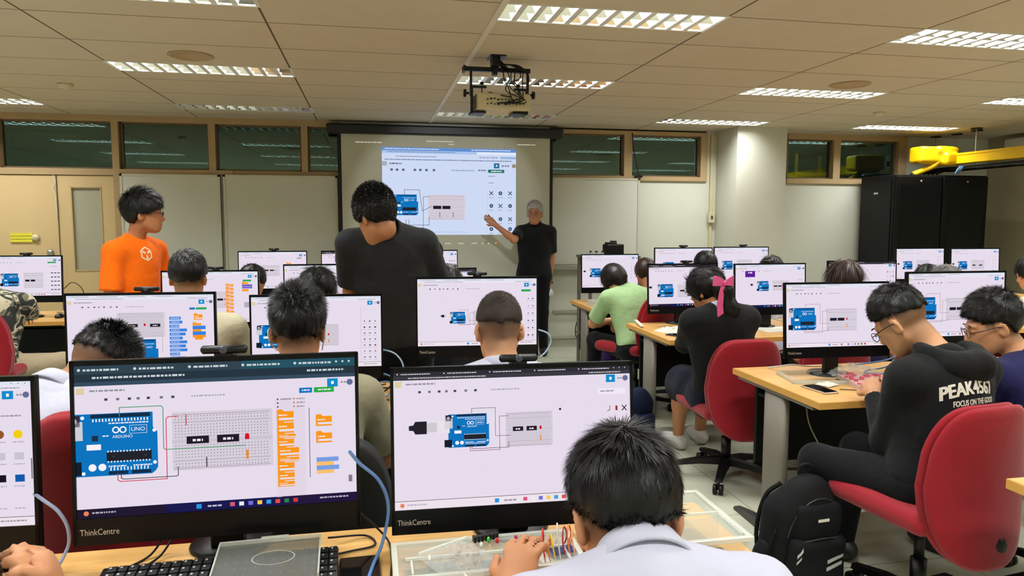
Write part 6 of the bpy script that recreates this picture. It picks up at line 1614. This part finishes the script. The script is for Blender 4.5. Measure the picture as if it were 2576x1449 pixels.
def backpack(label, x, y, rz, s=1.0, c=(17, 18, 20), simple=False, nm='fabric_black_pack', sy=1.0, tilt=.10):
    t = thing('backpack', label, 'backpack', (x, y, 0), rz)
    m = mat(nm, c, .8, spec=.2, noise=(40, .15), bump=(60, .25, .004))
    Rm = rotm(0, -tilt, 0)
    T = lambda *p: Rm @ (np.array(p)*s)+np.array((0, 0, .0))
    prs = [B_(T(0, .02, .20), (.150*s, .085*s, .20*s), Rm, rnd=.07*s, k=.03), E_(T(0, .0, .36), (.125*s, .085*s, .13*s), Rm, .05), E_(T(0, .03, .10), (.155*s, .10*s, .10*s), Rm, .05)]
    cut = ((0, 0, .004), (0, 0, -1))
    V, F = field_mesh([(*p[:-2], cut, False) if p[0] == 'e' else (*p[:-2], cut, False) for p in prs], .012 if not simple else .018)
    body = np_mesh('pack_body', [(V, F, 0)], m, t)
    V, F = field_mesh([B_(T(0, -.085, .15), (.118*s, .035*s, .135*s), Rm, rnd=.03*s, k=.02, cut=cut), E_(T(0, -.095, .10), (.11*s, .04*s, .09*s), Rm, .04, cut=cut)], .012)
    np_mesh('front_pocket', [(V, F, 0)], m, t)
    if simple: return t
    V, F = field_mesh([B_(T(0, -.070, .335), (.095*s, .022*s, .075*s), Rm, rnd=.02*s, k=.02), E_(T(0, -.078, .33), (.08*s, .02*s, .06*s), Rm, .03)], .010)
    np_mesh('upper_pocket', [(V, F, 0)], m, t)
    for q in (1, -1):
        V, F = field_mesh([E_(T(q*.150, .02, .12), (.030*s, .06*s, .11*s), Rm, .02, cut=cut)], .010); np_mesh('side_pocket', [(V, F, 0)], m, t)
        MB().tube([tuple(T(q*.05, .09, .42)), tuple(T(q*.10, .11, .36)), tuple(T(q*.12, .115, .22)), tuple(T(q*.11, .09, .08))], .009, 6, 5).build('shoulder_strap', m, t)
        MB().tube([tuple(T(q*.148, -.03, .30)), tuple(T(q*.162, -.02, .22)), tuple(T(q*.165, .0, .12))], .005, 6, 5).build('side_webbing', m, t)
    zm = mat('zip_line', (44, 44, 46), .4, noise=(60, .2))
    MB().tube([tuple(T(.115*math.cos(a), -.060-.012*math.sin(a), .28+.15*math.sin(a))) for a in [PI*k/10 for k in range(11)]], .0035, 6, 3).build('zip', zm, t)
    MB().tube([tuple(T(-.10, -.098, .275)), tuple(T(0, -.108, .288)), tuple(T(.10, -.098, .275))], .0035, 6, 5).build('zip', zm, t)
    MB().tube([tuple(T(-.025, .03, .485)), tuple(T(-.02, .03, .515)), tuple(T(.02, .03, .515)), tuple(T(.025, .03, .485))], .007, 8, 5).build('grab_handle', m, t)
    st = mat('reflective_grey', (190, 192, 190), .35, .1, noise=(40, .05))
    bb = BVHTree.FromPolygons([v.co for v in [c_ for c_ in t.children if c_.name.startswith('front_pocket')][0].data.vertices], [p.vertices[:] for p in [c_ for c_ in t.children if c_.name.startswith('front_pocket')][0].data.polygons])
    def strip(x0, x1, z0, z1, w, name):
        V, F = [], []; n = 10
        for i in range(n+1):
            u = i/n; x_ = x0+(x1-x0)*u; zz = z0+(z1-z0)*u
            for dz in (-w/2, w/2):
                h = bb.ray_cast(Vector((x_, -.5, zz+dz)), Vector((0, 1, 0)))[0]
                V.append((x_, (h.y if h else -.10)-.002, zz+dz))
        for i in range(n): F.append((2*i, 2*i+2, 2*i+3, 2*i+1))
        raw(name, V, F, st, None, t)
    strip(.020*s, .092*s, .182*s, .200*s, .014*s, 'reflective_stripe'); strip(.014*s, .088*s, .156*s, .172*s, .014*s, 'reflective_stripe')
    strip(-.108*s, -.090*s, .215*s, .245*s, .016*s, 'reflective_stripe'); strip(-.108*s, -.094*s, .188*s, .212*s, .012*s, 'reflective_stripe')
    MB().box(-.024*s, .024*s, -.003, 0, 0, .011*s, Matrix.Translation(tuple(T(0, -.100, .352)))).build('label_patch', M_PRINT, t)
    return t
backpack('black backpack with grey reflective stripes standing on the floor by the desk leg', 1.645, 2.47, .10, 1.02, tilt=.12)
backpack('dark blue backpack on the floor beside the leg of the pink bow girl desk', 1.70, 4.40, .3, .80, (18, 26, 52), True, 'fabric_blue_pack')
backpack('purple and blue backpack on the floor under the front row right desk', 2.02, 5.95, -.2, .72, (62, 36, 92), True, 'fabric_purple_pack')
def desk_items():
    z = .73
    phone('phone with pale pink case near the corner of the desk with the backpack', 1.935, 2.78, z, .12)
    t = thing('plastic_tray', 'flat clear plastic tray lid on the right desk behind the phone', 'plastic tray', (2.08, 2.98, z), -.2)
    MB().box(-.17, .17, -.11, .11, 0, .004).build('tray_sheet', CLEAR, t)
    b = MB(); b.box(-.17, .17, -.11, -.105, 0, .018).box(-.17, .17, .105, .11, 0, .018).box(-.17, -.165, -.11, .11, 0, .018).box(.165, .17, -.11, .11, 0, .018); b.build('tray_rim', CLEAR2, t)
    t = thing('plastic_bag', 'crumpled clear plastic bag lying under the display of the hoodie boy', 'plastic bag', (2.28, 3.02, z+.006), .3)
    crumple('bag_film', t, .26, .18, .05, BAGP, 18, 8)
    t = thing('electronics_kit', 'open kit box with pink circuit parts in front of the hoodie boy', 'kit box', (2.22, 2.84, z), -.25)
    MB().box(-.09, .09, -.12, .12, 0, .022).build('kit_tray', milky('kit_pale', (226, 200, 200), .85, .3), t)
    q = random.Random(5); b = MB()
    for k in range(26):
        x, y = q.uniform(-.08, .08), q.uniform(-.11, .11); b.box(x-.008, x+.008, y-.005, y+.005, .022, .022+q.uniform(.004, .018))
    o = b.build('circuit_parts', mat('parts_pink', (208, 96, 110), .5, noise=(40, .3)), t); o['kind'] = 'stuff'
    t = thing('breadboard', 'small breadboard with red wires at the edge of the right desk', 'circuit board', (2.10, 2.66, z), .1)
    MB().box(-.05, .05, -.03, .03, 0, .010).build('board_base', PAPER, t)
    for k in range(5):
        x = -.035+k*.017; MB().tube([(x, -.02, .01), (x+.004, -.005, .035), (x+.012, .018, .01)], .0015, 6, 5).build('jumper_wire', mat('wire_r%d' % (k % 2), ((196, 40, 50), (120, 30, 50))[k % 2], .5, noise=(20, .05)), t)
    t = thing('tissue', 'small white tissue on the right desk beside the phone', 'tissue', (2.03, 2.86, z+.002), .4)
    crumple('tissue_sheet', t, .09, .07, .012, PAPER, 8, 4)
    cable('network_cable', 'blue network cable coiled under the display of the hoodie boy', [(2.35, 3.12, .76), (2.42, 3.0, .80), (2.50, 2.98, .83), (2.56, 3.02, .80), (2.50, 3.08, .75), (2.38, 3.05, .745), (2.32, 2.98, .75), (2.42, 2.92, .76), (2.52, 3.05, .79)], .004, M_BLUE)
    cable('network_cable', 'thin blue cable rising behind the glasses of the hoodie boy', [(2.22, 3.06, .76), (2.20, 3.06, .86), (2.25, 3.05, .93), (2.32, 3.05, .96)], .003, M_BLUE)
    cable('desk_cable', 'white cable running across the back of the right desk', [(1.96, 3.24, .737), (2.0, 3.20, .75), (2.06, 3.19, .757), (2.16, 3.20, .745), (2.3, 3.22, .737)], .004, M_WHITE)
    cable('desk_cable', 'white cable hanging beneath the right desk in front of its dark panel', [(1.98, 2.95, .70), (1.97, 2.90, .55), (2.02, 2.84, .40), (2.04, 2.80, .26)], .003, M_CREAM)
    cable('desk_cable', 'black cable spread on the right desk beside the clear tray', [(2.02, 2.76, .735), (2.12, 2.72, .736), (2.20, 2.78, .737), (2.10, 2.9, .745)], .002, M_BLACK)
    # third row, right block
    phone('black phone on the corner of the desk before the pink bow girl', 1.955, 4.30, z, .5, (34, 30, 30))
    t = thing('parts_bag', 'white packet of parts on the desk left of the pink bow girl', 'packet', (2.00, 4.50, z), .3); crumple('bag_film', t, .22, .16, .03, milky('packet_white', (222, 230, 214), .8, .3), 12, 9)
    t = thing('ruler', 'pale strip lying at the back left corner of the pink bow girl desk', 'ruler', (1.885, 4.82, z+.01), 1.35); MB().box(-.15, .15, -.012, .012, 0, .008).build('strip_body', PAPER, t)
    t = thing('mouse', 'black computer mouse on the desk left of the pink bow girl', 'mouse', (2.12, 4.46, z), .1); V, F = field_mesh([E_((0, 0, .008), (.032, .055, .026), k=.01, cut=((0, 0, 0), (0, 0, -1)))], .006); np_mesh('mouse_shell', [(V, F, 0)], M_BLACK, t)
    t = thing('parts_box', 'white box of parts right beside the mouse before the pink bow girl', 'box', (2.25, 4.50, z), .1); MB().box(-.05, .05, -.07, .07, 0, .05, bev=.004).build('box_body', PAPER, t)
    t = thing('plastic_bag', 'crumpled clear bag between the purple tile display and the hoodie display', 'plastic bag', (2.98, 4.72, z), .3); crumple('bag_film', t, .16, .15, .10, BAGP, 14, 12)
    t = thing('paper_sheets', 'loose white sheets on the desk right of the pink bow girl', 'papers', (2.72, 4.42, z), .1); MB().box(-.13, .13, -.10, .10, 0, .006).build('sheet_stack', PAPER, t)
    # front row right
    for x, y, h, lab in ((1.97, 5.98, .05, 'low white open parts box on the corner of the front right desk'), (2.12, 6.0, .075, 'taller white parts box beside the pale green shirt')):
        t = thing('parts_box', lab, 'box', (x, y, z), .05)
        b = MB(); w, d = .08, .10
        b.box(-w, w, -d, d, 0, .004).box(-w, w, -d, -d+.004, 0, h).box(-w, w, d-.004, d, 0, h).box(-w, -w+.004, -d, d, 0, h).box(w-.004, w, -d, d, 0, h); b.build('box_walls', milky('box_white', (226, 228, 218), .85, .3), t)
        MB().box(-w*.8, w*.8, -d*.8, d*.7, .004, h*.5).build('box_contents', mat('contents_brown', (150, 96, 74), .6, noise=(50, .5)), t)
    # equipment cart behind
    t = thing('equipment_cart', 'grey cart behind the front right display, carrying a black case', 'cart', (2.39, 7.0, 0))
    MB().box(-.27, .27, -.22, .22, 1.10, 1.125).box(-.27, .27, -.22, .22, .3, .32).build('cart_shelf', M_STEEL, t)
    b = MB()
    for x in (-.26, .23):
        for y in (-.21, .18): b.box(x, x+.03, y, y+.03, 0, 1.1)
    b.build('cart_post', M_STEEL, t)
    t = thing('camera_case', 'black case standing on top behind the front right display', 'case', (2.44, 6.98, 1.125), .1)
    MB().box(-.095, .095, -.06, .06, 0, .115, bev=.01).box(-.085, .03, -.03, .03, .11, .135, bev=.006).build('case_body', M_BLACK, t); MB().box(-.03, .03, -.02, .02, .125, .150, bev=.005).build('case_handle', M_BLACK, t)
    for k, x in enumerate((2.175, 2.235, 2.30)):
        t = thing('small_bottle', ('left', 'middle', 'right')[k]+' one of three small clear bottles with black caps behind the display', 'bottle', (x, 6.90, 1.125), 0, 'small bottles behind the front right display')
        MB().lathe([(.018, 0), (.018, .03), (.010, .038)], n=14).build('bottle_body', milky('bottle_clear', (200, 214, 216), .5, .1), t)
        MB().lathe([(.013, .036), (.013, .050)], n=14).build('bottle_cap', M_BLACK, t)
    t = thing('red_folder', 'flat orange red folder beside the black case behind the display', 'folder', (2.60, 6.95, 1.125)); MB().box(-.06, .06, -.08, .08, 0, .012).build('folder_cover', mat('folder_red', (198, 84, 60), .6, noise=(20, .05)), t)
    # second row left: cables
    for k, (lab, m, pts) in enumerate((('blue network cable looping off the display of the spiky haired boy', mat('cable_pale2', (150, 186, 220), .4, noise=(20, .04)), [(.0, 3.09, .92), (.055, 3.07, .922), (.105, 3.07, .90), (.133, 3.06, .85), (.12, 3.05, .78), (.06, 3.0, .738)]),
        ('blue network cable looping right of the display of the crew cut boy', mat('cable_pale2', (150, 186, 220), .4), [(.70, 3.16, .985), (.742, 3.13, .981), (.784, 3.12, .965), (.80, 3.12, .93), (.776, 3.11, .885), (.742, 3.10, .86)]),
        ('black cable tangle on the second row desk between the displays', M_BLACK, [(-.03, 3.2, .738), (.05, 3.0, .76), (.10, 3.15, .79), (.02, 3.22, .77), (-.02, 3.02, .742), (.08, 2.92, .742), (.12, 3.1, .742), (.0, 3.1, .755), (.06, 3.22, .74)]),
        ('blue cable tangle on the second row desk between the displays', M_BLUE, [(-.02, 3.12, .742), (.04, 3.16, .80), (.10, 3.08, .78), (.06, 2.98, .745), (.0, 3.04, .76), (.05, 3.14, .77), (.13, 3.18, .742)]),
        ('grey cable on the second row desk edge between the displays', M_STEEL, [(.10, 3.02, .745), (.07, 2.90, .745), (.10, 2.82, .742), (.16, 2.86, .742)]))):
        cable('network_cable' if 'network' in lab else 'desk_cable', lab, pts, .0035, m)
    # far left desk
    t = thing('mouse', 'black computer mouse on the far left desk by the camouflage shirt', 'mouse', (-2.34, 6.02, z), .1); V, F = field_mesh([E_((0, 0, .008), (.032, .055, .026), k=.01, cut=((0, 0, 0), (0, 0, -1)))], .006); np_mesh('mouse_shell', [(V, F, 0)], M_BLACK, t)
    cable('desk_cable', 'pale cable heap on the far left desk below its display', [(-2.30, 6.2, .738), (-2.36, 6.12, .76), (-2.42, 6.2, .75), (-2.36, 6.26, .74), (-2.28, 6.15, .745), (-2.40, 6.1, .74)], .006, M_CREAM)
    cable('desk_cable', 'thin dark cable arching right of the far left display', [(-2.31, 6.05, .95), (-2.24, 6.02, 1.0), (-2.17, 6.0, .96), (-2.14, 6.0, .86)], .003, M_BLACK)
desk_items()
